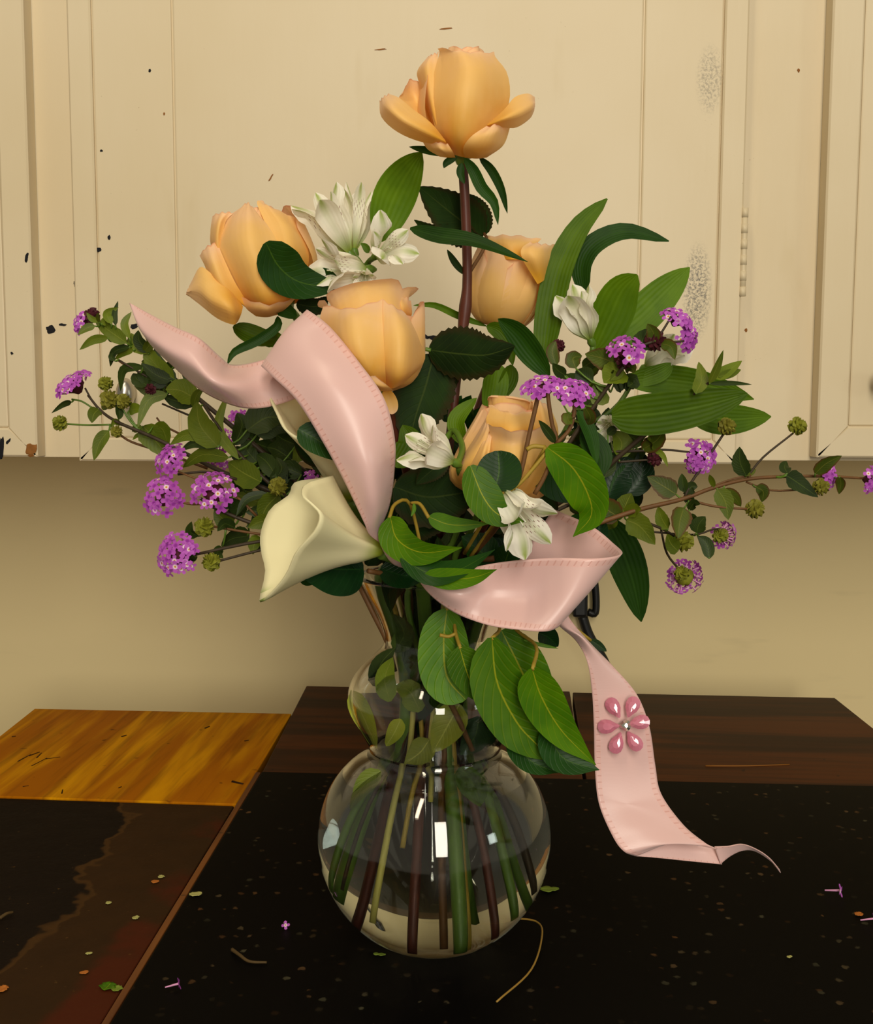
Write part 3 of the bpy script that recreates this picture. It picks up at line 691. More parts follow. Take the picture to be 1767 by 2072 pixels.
def seedhead(root, c, rpx, axis, seed, mat='seed'):
    rr = random.Random(seed); ctr = P(*c); rm = rpx * pxm(c[2]); ax = (right * axis[0] + Vector((0, 0, 1)) * axis[1] + (CAM - ctr).normalized() * axis[2]).normalized()
    u = ax.cross(Vector((0.31, 0.2, 0.93))).normalized(); v = ax.cross(u); n, m = 9, 16; rows = []
    for i in range(n + 1):
        th = math.pi * (0.04 + 0.92 * i / n); row = []
        for j in range(m):
            ph = 2 * math.pi * (j + 0.5 * (i % 2)) / m; k = 1.0 + (0.22 if (i + j) % 2 else -0.14) + rr.uniform(-0.06, 0.06)
            if i in (0, n): k = 0.8
            row.append(ctr + (ax * -math.cos(th) * 0.95 + (u * math.cos(ph) + v * math.sin(ph)) * math.sin(th)) * rm * k)
        rows.append(row)
    hd = grid('seed_head', rows, root, M[mat], closed=True, smooth=False, cap=True)
    vs, fs = [], []
    for k in range(6):     # pointed bracts under the head
        t = 2 * math.pi * k / 6 + rr.uniform(-.3, .3); d = u * math.cos(t) + v * math.sin(t); sd = ax.cross(d); b = ctr - ax * rm * 0.75
        i0 = len(vs); vs += [b + sd * rm * 0.25, b - sd * rm * 0.25, b + d * rm * 0.9 + ax * rm * 0.2, b + d * rm * 1.25 + ax * rm * rr.uniform(0.5, 1.0)]; fs += [(i0, i0 + 1, i0 + 2), (i0 + 1, i0 + 3, i0 + 2), (i0, i0 + 2, i0 + 3)]
    mesh('bract', vs, fs, hd, M['lan_dark'], uvs=[(0.3, 0.5)] * len(vs), smooth=False)
    return hd

# ================================================================ the roses
TB = [(0.0, 0.0), (0.55, 0.02), (0.88, 0.24), (1.0, 0.58), (0.95, 0.90)]
TOPR = [(0.0, 0.05), (0.45, 0.3), (0.72, 0.7), (0.78, 0.97), (0.92, 1.03)]
CONE = [(0.0, 0.0), (0.62, 0.0), (0.98, 0.14), (0.86, 0.45), (0.62, 0.78), (0.52, 0.94)]
RING = [(0.0, 0.1), (0.36, 0.5), (0.40, 0.86), (0.44, 1.0), (0.47, 0.98)]
FB = [(0.0, 0.0), (0.70, 0.0), (1.04, 0.18), (0.97, 0.42), (0.88, 0.60)]
# 1: the tall one
r1, *_ = rose('tallest peach rose at the top of the bouquet on a bare red stem', (935, 318, 0.0), (942, 98, 0.0), 92,
    CORE + [(180, BODY, 65), (120, BODY, 55), (-110, BODY2, 55)], 1)
pp(r1, [[(915, 312, -.008), (940, 318, -.012), (965, 314, -.008)], [(885, 270, -.015), (935, 280, -.030), (1005, 280, -.014)], [(872, 210, -.014), (945, 210, -.035), (1031, 205, -.006)], [(878, 150, -.012), (955, 145, -.031), (1027, 150, -.004)], [(889, 108, -.014), (945, 112, -.026), (1004, 118, -.007)], [(886, 97, -.020), (942, 104, -.022), (1000, 106, -.008)]])
pp(r1, [[(890, 290, -.010), (895, 295, -.014), (905, 298, -.016)], [(868, 230, -.006), (876, 235, -.016), (886, 240, -.018)], [(848, 168, 0), (862, 163, -.012), (882, 172, -.014)], [(845, 143, 0), (860, 128, -.010), (886, 120, -.010)], [(866, 116, .002), (876, 110, -.004), (888, 106, -.006)]])
pp(r1, [[(880, 285, -.012), (885, 285, -.012), (890, 285, -.012)], [(835, 230, -.010), (858, 240, 0), (880, 240, 0)], [(808, 200, -.010), (835, 195, .006), (866, 210, .006)], [(816, 186, -.008), (832, 160, .002), (862, 178, .006)]])
pp(r1, [[(905, 292, -.020), (903, 288, -.024), (900, 282, -.022)], [(855, 288, -.022), (865, 268, -.034), (872, 248, -.024)], [(805, 268, -.020), (816, 242, -.038), (835, 220, -.024)], [(772, 238, -.012), (786, 215, -.032), (808, 198, -.020)], [(768, 205, -.005), (776, 196, -.012), (788, 190, -.008)]])
pp(r1, [[(940, 319, -.012), (965, 321, -.016), (985, 319, -.008)], [(938, 298, -.028), (985, 300, -.030), (1018, 295, -.012)], [(955, 276, -.034), (1000, 272, -.034), (1031, 262, -.010)], [(985, 257, -.031), (1010, 250, -.030), (1033, 245, -.009)]])
pp(r1, [[(985, 257, -.028), (986, 254, -.030), (988, 250, -.028)], [(1018, 258, -.026), (1020, 240, -.036), (1020, 222, -.026)], [(1046, 258, -.018), (1050, 228, -.032), (1042, 196, -.016)], [(1073, 240, -.009), (1076, 215, -.021), (1068, 188, -.009)], [(1081, 224, -.004), (1083, 212, -.008), (1082, 194, -.004)]])
pp(r1, [[(922, 319, -.01), (905, 319, -.012), (890, 317, -.008)], [(916, 306, -.019), (890, 304, -.024), (866, 302, -.011)], [(906, 290, -.021), (880, 286, -.024), (854, 282, -.013)]])
sepal(r1, [(940, 320), (958, 345), (975, 380), (1000, 410), (1008, 455)], 12, -0.015, -0.02)
sepal(r1, [(970, 318), (995, 345), (1015, 385), (1027, 432)], 9, 0.0, 0.01)
sepal(r1, [(920, 312), (870, 305), (828, 297)], 8, 0.0, -0.01); sepal(r1, [(925, 318), (905, 328), (898, 340)], 7, -0.01, -0.01); sepal(r1, [(935, 330), (932, 350), (940, 372)], 8, -0.02, -0.02)
stem(r1, 'stem_red', [(936, 322, 0.0), (942, 420, 0.0), (946, 560, 0.0), (940, 640, 0.0), (925, 760, 0.0), (905, 950, 0.0), (893, 1100, 0.0)] + vpts(60, 250, 0.030, 0.014), 10, 9, n=48, bumps=[(0.235, 0.35)])
leaf(r1, 'rose_leaf', [(978, 478), (925, 440), (848, 378)], 48, 0.012, 0.03, prof='ovate', serr=0.04, fold=0.12)
leaf(r1, 'rose_leaf', [(980, 476), (968, 430), (948, 392)], 24, 0.012, 0.03, prof='ovate', serr=0.05, fold=0.1)
leaf(r1, 'rose_leaf', [(978, 478), (950, 470), (880, 468), (838, 445)], 18, 0.02, 0.03, prof='ovate', serr=0.05, roll=20)
stem(r1, 'stem_brown', [(980, 472, 0.012), (985, 485, 0.008), (976, 510, 0.006), (950, 552, 0.0)], 3, 4, name='petiole')
leaf(r1, 'rose_leaf', [(940, 555), (920, 530), (905, 505)], 7, 0.0, 0.0, prof='lance', name='stipule')
leaf(r1, 'rose_leaf', [(868, 708), (930, 716), (985, 718), (1042, 700)], 52, -0.03, -0.04, prof='ovate', serr=0.05, fold=-0.15, roll=-12)
stem(r1, 'stem_green', [(860, 706, -0.03), (872, 709, -0.03)], 4, 4, name='petiole')
leaf(r1, 'rose_leaf', [(878, 718), (862, 780), (842, 840), (825, 905)], 62, -0.025, -0.03, prof='ovate', serr=0.05, fold=-0.1, roll=8)
leaf(r1, 'rose_leaf', [(885, 718), (905, 750), (912, 800)], 28, -0.015, -0.01, prof='ovate', serr=0.05)
# 2: upper left
r2, *_ = rose('peach rose leaning out to the upper left beside the white blossoms', (578, 622, 0.02), (505, 422, 0.01), 100,
    CORE + [(180, BODY, 65), (110, BODY2, 50), (-100, BODY2, 50, {'curl': 0.15})], 2)
pp(r2, [[(530, 634, .0), (550, 632, -.006), (577, 624, .0)], [(488, 600, -.008), (535, 608, -.026), (594, 600, -.010)], [(456, 545, -.010), (520, 550, -.030), (588, 545, -.014)], [(442, 490, -.008), (500, 490, -.026), (562, 490, -.014)], [(452, 448, -.002), (498, 438, -.016), (542, 455, -.010)], [(490, 420, 0), (501, 410, -.006), (515, 424, -.004)]])
pp(r2, [[(580, 600, .005), (600, 597, 0), (612, 582, .01)], [(552, 525, -.010), (592, 532, -.010), (625, 530, .008)], [(540, 462, -.006), (582, 465, -.006), (620, 488, .01)], [(520, 412, .002), (552, 422, .0), (602, 446, .012)], [(530, 406, .006), (552, 424, .006), (588, 438, .014)]])
pp(r2, [[(470, 560, 0), (462, 560, 0), (455, 555, .004)], [(450, 500, -.008), (438, 500, -.008), (428, 500, .004)], [(456, 450, -.006), (440, 455, -.010), (426, 465, .002)], [(472, 430, -.002), (450, 430, -.006), (430, 436, .002)]])
pp(r2, [[(512, 626, -.006), (500, 624, -.008), (488, 614, -.006)], [(478, 575, -.014), (450, 582, -.018), (430, 565, -.008)], [(452, 520, -.012), (428, 530, -.018), (412, 532, -.006)], [(440, 490, -.006), (420, 498, -.010), (404, 516, -.002)]])
pp(r2, [[(492, 620, -.010), (488, 636, -.014), (482, 650, -.010)], [(462, 580, -.016), (465, 620, -.026), (472, 657, -.016)], [(428, 553, -.014), (425, 600, -.024), (440, 645, -.014)], [(404, 540, -.008), (400, 580, -.016), (405, 618, -.009)], [(384, 578, -.003), (379, 588, -.006), (376, 596, -.004)]])
pp(r2, [[(562, 637, .0), (540, 642, -.006), (518, 640, -.006)], [(584, 620, -.008), (540, 630, -.022), (498, 624, -.010)], [(602, 600, -.008), (545, 616, -.026), (488, 602, -.012)]])
stem(r2, 'stem_green', [(582, 624, 0.02), (605, 650, 0.03), (660, 760, 0.03), (750, 930, 0.02), (820, 1080, 0.01)] + vpts(170, 20, 0.040, 0.03, 0.015), 9, 7, n=40)
leaf(r2, 'ficus_dark', [(538, 490), (565, 540), (610, 572), (690, 582)], 44, -0.035, -0.01, prof='ovate', fold=0.2, roll=15)
leaf(r2, 'ficus_dark', [(685, 580), (650, 560), (618, 585)], 18, -0.012, 0.0, prof='ovate')
leaf(r2, 'al_dark', [(548, 625), (565, 622), (600, 640)], 16, -0.01, 0.0, prof='round', name='sepal')
leaf(r2, 'al_leaf', [(472, 660), (520, 682), (570, 690)], 20, 0.02, 0.02, prof='lance', roll=20)
leaf(r2, 'al_leaf', [(528, 690), (550, 685), (585, 700)], 18, 0.022, 0.02, prof='lance')
sepal(r2, [(562, 640), (560, 662), (520, 690), (475, 712), (460, 738)], 10, 0.0, -0.01)
leaf(r2, 'rose_leaf', [(600, 615), (640, 620), (665, 600)], 18, 0.01, 0.01, prof='ovate', serr=0.05)
# 3: centre left, under the ribbon loop
r3, *_ = rose('peach rose with ruffled open top directly behind the pink ribbon loop', (772, 786, -0.045), (742, 602, -0.035), 108,
    CORE + [(0, TOPR, 60, {'ruf': 0.05, 'curl': 0.1}), (120, TOPR, 60, {'ruf': 0.05, 'curl': 0.1}), (240, TOPR, 60, {'ruf': 0.05, 'curl': 0.1}), (180, TB, 65), (100, TB, 52, {'curl': 0.1}), (-110, TB, 55)], 3)
pp(r3, [[(745, 782, -.06), (760, 787, -.068), (782, 780, -.068)], [(688, 735, -.062), (735, 745, -.084), (780, 750, -.079)], [(656, 690, -.058), (715, 695, -.087), (777, 690, -.080)], [(648, 645, -.052), (710, 645, -.081), (774, 640, -.075)], [(654, 618, -.05), (710, 624, -.073), (774, 605, -.064)]])
pp(r3, [[(778, 784, -.062), (795, 786, -.068), (815, 777, -.056)], [(772, 745, -.077), (815, 757, -.083), (857, 735, -.05)], [(770, 690, -.079), (820, 690, -.083), (858, 700, -.044)], [(770, 640, -.074), (812, 645, -.076), (847, 660, -.04)], [(773, 606, -.064), (802, 622, -.066), (834, 642, -.04)]])
pp(r3, [[(800, 640, -.04), (815, 645, -.046), (830, 642, -.036)], [(795, 610, -.04), (815, 615, -.048), (834, 634, -.036)], [(803, 596, -.036), (818, 598, -.040), (832, 610, -.034)]])
pp(r3, [[(770, 792, -.06), (785, 792, -.064), (797, 790, -.06)], [(718, 762, -.068), (755, 777, -.078), (792, 786, -.072)], [(688, 720, -.064), (730, 747, -.080), (772, 768, -.078)]])
leaf(r3, 'petal', [(780, 788), (790, 815), (795, 838)], 15, -0.05, -0.05, prof='round', name='petal')
stem(r3, 'stem_red', [(774, 790, -0.045), (790, 840, -0.03), (830, 980, -0.015), (860, 1100, -0.01)] + vpts(200, 330, 0.035, 0.02, 0.010), 9, 8, n=36)
# 4: right of the tall stem
r4, *_ = rose('half-open peach rose just right of the tall red stem', (1010, 662, 0.035), (1042, 488, 0.03), 84,
    CORE + [(180, BODY2, 65), (110, BODY2, 50, {'curl': 0.2, 'tip': 0.15}), (-110, BODY2, 55), (-25, BODY2, 66, {'tip': 0.04, 'k2': 0.1}), (52, BODY2, 55, {'tip': 0.08, 'curl': 0.05}),
            (88, [(0, 0), (0.56, 0.04), (0.95, 0.32), (1.0, 0.66), (1.1, 0.88)], 40, {'curl': 0.25, 'tip': 0.2}), (-80, BODY2, 45), (150, [(0, 0), (0.5, 0.04), (0.86, 0.34), (0.9, 0.7), (0.9, 1.02)], 50, {'curl': 0.2, 'tip': 0.12})], 4)
pp(r4, [[(1088, 575, .005), (1100, 568, .008), (1112, 555, .02)], [(1058, 525, -.004), (1090, 528, -.004), (1117, 527, .015)], [(1056, 503, -.004), (1090, 504, -.003), (1122, 510, .015)], [(1074, 490, .002), (1100, 494, .004), (1127, 496, .016)]])
pp(r4, [[(1000, 525, .02), (1040, 525, .006), (1080, 525, .02)], [(988, 492, .02), (1035, 494, .008), (1085, 497, .02)], [(985, 478, .022), (1035, 476, .016), (1096, 484, .022)]])
sepal(r4, [(985, 660), (1010, 670), (1030, 700), (1038, 740)], 16, 0.02, 0.015, 'al_leaf')
sepal(r4, [(985, 660), (930, 640), (880, 618), (836, 618)], 7, 0.03, 0.02, 'al_leaf')
stem(r4, 'stem_red', [(1010, 665, 0.035), (1000, 740, 0.035), (960, 850, 0.03), (920, 1000, 0.02), (900, 1100, 0.02)] + vpts(80, 200, 0.020, 0.105, 0.016), 9, 8, n=36)
leaf(r4, 'al_leaf', [(1008, 735), (1000, 790), (985, 848)], 26, 0.0, -0.01, prof='lance', roll=10)
leaf(r4, 'al_leaf', [(1035, 738), (1025, 775), (1000, 815)], 18, 0.0, 0.0, prof='lance', roll=30)
# 5: low centre
r5, *_ = rose('peach rose low in the centre with a rolled ring of petals on top', (1008, 1005, -0.05), (1036, 812, -0.04), 104,
    [(20, IN, 80, {'ruf': 0.02}), (140, IN, 80), (260, IN, 80), (0, RING, 70, {'ruf': 0.035, 'k2': 0.05, 'tip': 0}), (120, RING, 70, {'ruf': 0.035, 'k2': 0.05, 'tip': 0}), (240, RING, 70, {'ruf': 0.035, 'k2': 0.05, 'tip': 0}),
     (180, CONE, 65), (70, CONE, 60), (-100, CONE, 60), (-10, CONE, 64, {'k2': 0.12, 'tip': 0, 'skew': 0.15})], 5)
pp(r5, [[(945, 987, -.07), (960, 988, -.077), (978, 984, -.077)], [(920, 962, -.062), (935, 955, -.080), (960, 950, -.084)], [(934, 928, -.06), (950, 920, -.082), (972, 915, -.087)], [(964, 880, -.06), (975, 880, -.080), (988, 882, -.085)], [(990, 835, -.058), (990, 840, -.066), (994, 850, -.07)]])
pp(r5, [[(960, 988, -.080), (985, 988, -.088), (1002, 984, -.088)], [(948, 955, -.084), (972, 945, -.094), (988, 940, -.093)], [(966, 910, -.084), (980, 905, -.093), (992, 905, -.092)], [(985, 880, -.080), (990, 878, -.084), (996, 876, -.084)]])
pp(r5, [[(985, 1003, -.07), (1030, 1007, -.086), (1075, 998, -.07)], [(972, 950, -.084), (1035, 960, -.101), (1104, 955, -.076)], [(984, 905, -.085), (1045, 915, -.099), (1121, 910, -.072)], [(991, 880, -.085), (1045, 895, -.097), (1122, 885, -.070)], [(988, 858, -.089), (1045, 872, -.102), (1120, 860, -.075)]])
pp(r5, [[(994, 884, -.08), (1045, 894, -.09), (1112, 884, -.068)], [(984, 850, -.072), (1040, 865, -.087), (1107, 855, -.062)], [(991, 830, -.066), (1040, 842, -.079), (1092, 838, -.058)], [(989, 818, -.064), (1035, 835, -.077), (1084, 830, -.058)]])
pp(r5, [[(1090, 950, -.06), (1105, 950, -.062), (1127, 930, -.05)], [(1085, 880, -.066), (1110, 885, -.068), (1130, 870, -.05)], [(1080, 830, -.060), (1100, 835, -.064), (1120, 838, -.048)], [(1078, 810, -.052), (1092, 811, -.056), (1113, 824, -.046)]])
stem(r5, 'stem_red', [(1005, 1010, -0.05), (970, 1080, -0.035), (930, 1150, -0.02)] + vpts(-10, 160, 0.033, 0.02, 0.013)[1:], 9, 8, n=36)
leaf(r5, 'rose_leaf', [(798, 985), (860, 1005), (920, 1000), (968, 990)], 62, -0.045, -0.05, prof='ovate', serr=0.03, fold=0.1)
leaf(r5, 'rose_leaf', [(808, 1070), (860, 1050), (940, 1042)], 42, -0.04, -0.045, prof='ovate', serr=0.03, fold=0.1)
leaf(r5, 'rose_leaf', [(905, 930), (870, 955), (842, 980)], 22, -0.05, -0.055, prof='ovate', serr=0.06)

# ================================================================ white alstroemeria
a1 = thing('alstroemeria', 'spray of white green-streaked blossoms between the two upper left roses', 'flower', P(745, 590, 0.02), 'white alstroemeria stems')
stem(a1, 'stem_green', [(735, 535, 0.015), (746, 570, 0.015), (752, 640, 0.03), (790, 800, 0.03), (840, 1000, 0.02)] + vpts(120, 300, 0.018, 0.10, 0.018), 6, 7, n=36)
for (b, t, L, op, sd, w_, sp) in (((712, 520, 0.01), (655, 424, 0.0), 150, 0.52, 11, 0.17, 20), ((716, 516, 0.02), (728, 390, 0.02), 145, 0.44, 12, 0.12, 70), ((750, 545, 0.0), (645, 540, -0.02), 132, 0.62, 13, 0.20, 80), ((758, 520, 0.0), (806, 480, -0.025), 104, 0.78, 14, 0.24, 10)):
    al_flower(a1, b, t, L, op, sd, wid=w_, spin=sp); stem(a1, 'stem_green', [(b[0], b[1], b[2]), ((b[0] + 735) / 2, (b[1] + 540) / 2, 0.012), (737, 545, 0.015)], 6, 6, name='pedicel')
al_flower(a1, (742, 545, 0.0), (730, 590, -0.02), 60, 0.6, 15, wid=0.25)
leaf(a1, 'al_leaf', [(768, 488), (792, 412), (820, 358), (854, 308)], 42, 0.0, 0.02, prof='lance', fold=0.1, roll=-10)
leaf(a1, 'al_dark', [(830, 462), (890, 478), (965, 490), (1068, 530)], 17, -0.01, -0.03, prof='lance', roll=15, twist=30)
leaf(a1, 'al_leaf', [(746, 512), (740, 500), (730, 492)], 7, 0.0, 0.0)
a2 = thing('alstroemeria', 'tall white blossom stem with long strap leaves rising on the right', 'flower', P(1190, 720, 0.0), 'white alstroemeria stems')
stem(a2, 'stem_green', [(1200, 700, 0.0), (1190, 760, 0.01), (1140, 880, 0.015), (1030, 1040, 0.01), (960, 1120, 0.01)] + vpts(20, 110, 0.02, 0.10, 0.018)[1:], 6, 7, n=36)
al_flower(a2, (1198, 694, 0.0), (1156, 590, -0.01), 122, 0.42, 21, wid=0.26, spin=40, stam=False)
al_flower(a2, (1302, 746, 0.02), (1378, 690, 0.0), 112, 0.36, 22, wid=0.25, spin=30, stam=False)
al_flower(a2, (1240, 850, 0.0), (1205, 890, -0.03), 60, 0.6, 23, wid=0.3, spin=50)
stem(a2, 'stem_green', [(1302, 746, 0.02), (1280, 775, 0.02), (1240, 830, 0.015), (1150, 880, 0.015)], 5, 5, name='pedicel')
leaf(a2, 'al_leaf', [(1100, 725), (1112, 640), (1132, 545), (1172, 462), (1229, 402)], 30, 0.0, 0.02, prof='strap', fold=0.2, roll=12)
leaf(a2, 'al_dark', [(1112, 670), (1125, 590), (1128, 500)], 10, 0.012, 0.015, prof='lance', roll=20)
leaf(a2, 'al_dark', [(1182, 590), (1178, 535), (1205, 492), (1268, 468), (1354, 488)], 22, 0.02, 0.03, prof='strap', fold=0.15, roll=18)
leaf(a2, 'al_leaf', [(1205, 705), (1235, 640), (1258, 590), (1290, 556)], 44, 0.012, 0.0, prof='strap', fold=0.12, roll=-18)
leaf(a2, 'al_leaf', [(1200, 705), (1280, 655), (1345, 592), (1396, 541)], 38, 0.03, 0.04, prof='lance', fold=0.1)
leaf(a2, 'al_leaf', [(1238, 842), (1320, 838), (1420, 822), (1513, 797)], 44, -0.035, -0.045, prof='strap', fold=0.06, roll=-10)
leaf(a2, 'al_leaf', [(1265, 770), (1340, 768), (1430, 780), (1526, 808)], 30, 0.0, 0.01, prof='lance', fold=0.2)
leaf(a2, 'al_leaf', [(1280, 775), (1335, 755), (1362, 735)], 18, 0.002, 0.0, prof='lance', fold=0.2)
leaf(a2, 'al_leaf', [(1390, 832), (1470, 848), (1561, 843)], 32, 0.0, 0.01, prof='lance', fold=0.1)
leaf(a2, 'al_dark', [(1228, 1050), (1258, 1110), (1282, 1180), (1298, 1258)], 38, 0.02, 0.03, prof='lance', fold=0.12)
leaf(a2, 'al_dark', [(1112, 760), (1075, 710), (1045, 672), (1008, 645)], 26, -0.03, -0.02, prof='lance', fold=0.3, roll=20)
leaf(a2, 'al_dark', [(1180, 870), (1210, 920), (1215, 965)], 26, -0.02, -0.03, prof='lance', roll=25)
leaf(a2, 'al_dark', [(1170, 830), (1195, 880), (1208, 940)], 14, -0.03, -0.03, prof='lance', roll=25)
a3 = thing('alstroemeria', 'white blossom opening to the left of the low centre rose', 'flower', P(925, 950, -0.06), 'white alstroemeria stems')
al_flower(a3, (924, 938, -0.085), (835, 892, -0.10), 136, 0.66, 31, wid=0.22, spin=15)
stem(a3, 'stem_green', [(926, 940, -0.085), (936, 905, -0.06), (920, 872, -0.04), (900, 890, -0.035)], 6, 6, name='pedicel')
stem(a3, 'stem_green', [(928, 942, -0.083), (935, 1000, -0.04), (915, 1100, -0.025)] + vpts(-120, 90, 0.02, 0.10, 0.015), 6, 7, n=36)
leaf(a3, 'al_leaf', [(940, 900), (925, 850), (965, 805)], 18, -0.03, -0.02, prof='lance', roll=20)
leaf(a3, 'al_leaf', [(800, 945), (830, 900), (815, 860)], 28, -0.035, -0.03, prof='lance')
a4 = thing('alstroemeria', 'white blossom hanging down above the lower ribbon loop', 'flower', P(1005, 985, -0.1), 'white alstroemeria stems')
al_flower(a4, (1008, 985, -0.100), (1070, 1062, -0.118), 160, 0.62, 41, wid=0.21, spin=30)
stem(a4, 'stem_green', [(1006, 982, -0.100), (985, 1000, -0.08), (950, 1080, -0.04), (920, 1130, -0.03)] + vpts(-60, 70, 0.038, 0.02, 0.016), 6, 8, n=36)

# ================================================================ calla lilies
c1 = thing('calla_lily', 'cream calla lily with green base pointing down to the left below the ribbon loop', 'lily', P(778, 1118, -0.07), 'calla lilies')
calla(c1, (776, 1116, -0.07), 24, (585, 1085, -0.085),
      [(527, 1219, -0.085), (560, 1192, -0.098), (583, 1160, -0.105), (602, 1118, -0.112), (640, 1075, -0.118), (650, 1040, -0.118), (630, 1016, -0.116), (614, 1000, -0.112), (622, 978, -0.10), (676, 962, -0.08), (640, 968, -0.062),
       (598, 976, -0.055), (586, 1002, -0.052), (548, 1032, -0.052), (529, 1080, -0.056), (530, 1120, -0.062), (538, 1160, -0.072)], p=1.7, flare=0.05)
stem(c1, 'stem_green', [(772, 1117, -0.07), (800, 1128, -0.062), (850, 1160, -0.045)] + vpts(-100, 294, 0.036, 0.014, 0.016)[1:], 14, 13, n=36, k=10)
c2 = thing('calla_lily', 'second calla lily mostly hidden beneath the upper ribbon loop', 'lily', P(715, 1010, -0.035), 'calla lilies')
calla(c2, (712, 1012, -0.03), 26, (585, 815, -0.045),
      [(545, 795, -0.05), (560, 840, -0.068), (578, 872, -0.072), (612, 890, -0.075), (650, 880, -0.07), (668, 845, -0.05), (640, 805, -0.03), (585, 778, -0.03)], p=1.4)
stem(c2, 'stem_green', [(712, 1010, -0.03), (745, 1070, -0.02), (800, 1130, -0.015)] + vpts(190, 185, 0.044, 0.035, 0.017), 15, 13, n=36, k=10)

# ================================================================ lantana sprigs
TW = {}
def twig(root, mat, pts, r0, r1, y0, y1=None, name='stem', **kw):
    y1 = y0 if y1 is None else y1; k = len(pts)
    q = [(p[0], p[1], y0 + (y1 - y0) * i / (k - 1)) for i, p in enumerate(pts)]
    TW.setdefault(root.name, []).extend(cr([P(*v) for v in q], 20))
    return stem(root, mat, q, r0, r1, name=name, **kw)
def lfs(root, items, y, mat='lan_leaf'):
    rr = random.Random(len(items) * 13 + int(y * 1000))
    for it in items:
        pts, hw = it[0], it[1]; m = it[2] if len(it) > 2 else mat; dy = it[3] if len(it) > 3 else 0.0
        b = P(pts[0][0], pts[0][1], y + dy); near = min(TW.get(root.name, [b]), key=lambda v: (v - b).length); dd = (near - b).length
        if 0.002 < dd < 0.045: tube('petiole', [b, (b + near) / 2 - Vector((0, 0, 0.12 * dd)), near], 0.0005, 0.0007, root, M['stem_green'], n=4, k=5)
        leaf(root, m, pts, hw, y + dy, y + dy + rr.uniform(-0.012, 0.012), prof='ovate', fold=rr.uniform(0.1, 0.35), roll=rr.uniform(-22, 22), n=10, m=4, serr=0.0 if hw < 14 else 0.035)
G1 = 'lantana sprigs in the bouquet'
D, RD = 'lan_dark', 'lan_red'
# left, top branch
s1 = thing('lantana_sprig', 'upper left lantana sprig with a single tuft of mauve florets at its tip', 'sprig', P(400, 805, 0.02), G1)
twig(s1, 'stem_dark', [(640, 1010), (520, 905), (430, 830), (355, 768), (300, 715), (262, 695), (235, 675)], 6, 3, 0.01, 0.02, n=30)
twig(s1, 'stem_dark', [(700, 1100), (640, 1010)], 7, 6, 0.005, 0.01)
twig(s1, 'stem_brown', [(255, 692), (225, 668), (195, 645)], 3, 3, 0.02); twig(s1, 'stem_brown', [(262, 745), (240, 730), (240, 728)], 2, 2, 0.02)
twig(s1, 'stem_dark', [(300, 712), (262, 702), (228, 690)], 2.5, 2, 0.02); twig(s1, 'stem_dark', [(340, 785), (290, 758), (240, 728)], 2.5, 2, 0.015)
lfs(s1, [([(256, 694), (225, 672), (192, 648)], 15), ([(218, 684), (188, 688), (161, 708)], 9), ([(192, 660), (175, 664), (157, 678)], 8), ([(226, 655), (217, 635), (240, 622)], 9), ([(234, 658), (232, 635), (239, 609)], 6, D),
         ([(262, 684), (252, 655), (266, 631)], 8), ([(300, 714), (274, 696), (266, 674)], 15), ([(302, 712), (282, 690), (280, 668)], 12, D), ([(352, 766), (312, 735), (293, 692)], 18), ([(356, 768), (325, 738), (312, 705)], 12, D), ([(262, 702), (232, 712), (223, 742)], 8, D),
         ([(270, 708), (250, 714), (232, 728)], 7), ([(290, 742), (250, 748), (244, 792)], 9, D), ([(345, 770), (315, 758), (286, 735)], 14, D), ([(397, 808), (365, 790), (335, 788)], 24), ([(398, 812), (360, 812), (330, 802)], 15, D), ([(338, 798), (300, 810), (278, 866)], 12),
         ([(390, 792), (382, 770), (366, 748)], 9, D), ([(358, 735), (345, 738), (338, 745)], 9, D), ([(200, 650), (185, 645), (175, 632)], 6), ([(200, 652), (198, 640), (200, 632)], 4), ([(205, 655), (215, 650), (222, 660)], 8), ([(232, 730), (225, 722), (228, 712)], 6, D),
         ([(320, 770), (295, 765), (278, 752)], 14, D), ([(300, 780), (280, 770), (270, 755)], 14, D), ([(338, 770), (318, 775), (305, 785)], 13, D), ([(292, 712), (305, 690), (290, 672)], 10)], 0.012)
head(s1, (158, 649, 0.02), 24, (-0.8, 0.35, 0.45), 7, 101, fr=10)
seedhead(s1, (186, 638, 0.02), 14, (-0.5, 0.8, 0.2), 102, 'bract'); seedhead(s1, (170, 652, 0.022), 10, (-0.7, 0.5, 0.1), 103, 'bract'); seedhead(s1, (305, 788, 0.01), 11, (0.2, -0.4, 0.6), 104, 'bract')
# left, middle branch
s2 = thing('lantana_sprig', 'left lantana sprig with mauve flower head and three green seed heads', 'sprig', P(385, 925, 0.02), G1)
twig(s2, 'stem_dark', [(690, 1090), (560, 1000), (450, 955), (380, 920), (310, 885), (240, 855), (205, 832), (178, 800)], 6, 2.5, 0.005, 0.025, n=36)
twig(s2, 'stem_green', [(134, 858), (180, 860), (228, 859)], 2, 2, 0.025); twig(s2, 'stem_dark', [(202, 830), (185, 808), (172, 785)], 2.2, 2, 0.025); twig(s2, 'stem_green', [(188, 826), (165, 812), (145, 808)], 2, 2, 0.025)
twig(s2, 'stem_green', [(285, 875), (262, 850), (245, 822)], 2.4, 2, 0.02); twig(s2, 'stem_green', [(285, 875), (270, 855), (258, 835)], 2, 2, 0.02); twig(s2, 'stem_brown', [(420, 948), (330, 915), (268, 895), (240, 878)], 3, 2.5, 0.03); twig(s2, 'stem_brown', [(362, 877), (330, 860), (317, 845)], 2.5, 2, 0.03)
twig(s2, 'stem_dark', [(430, 860), (370, 835), (328, 817)], 2.5, 2, 0.02)
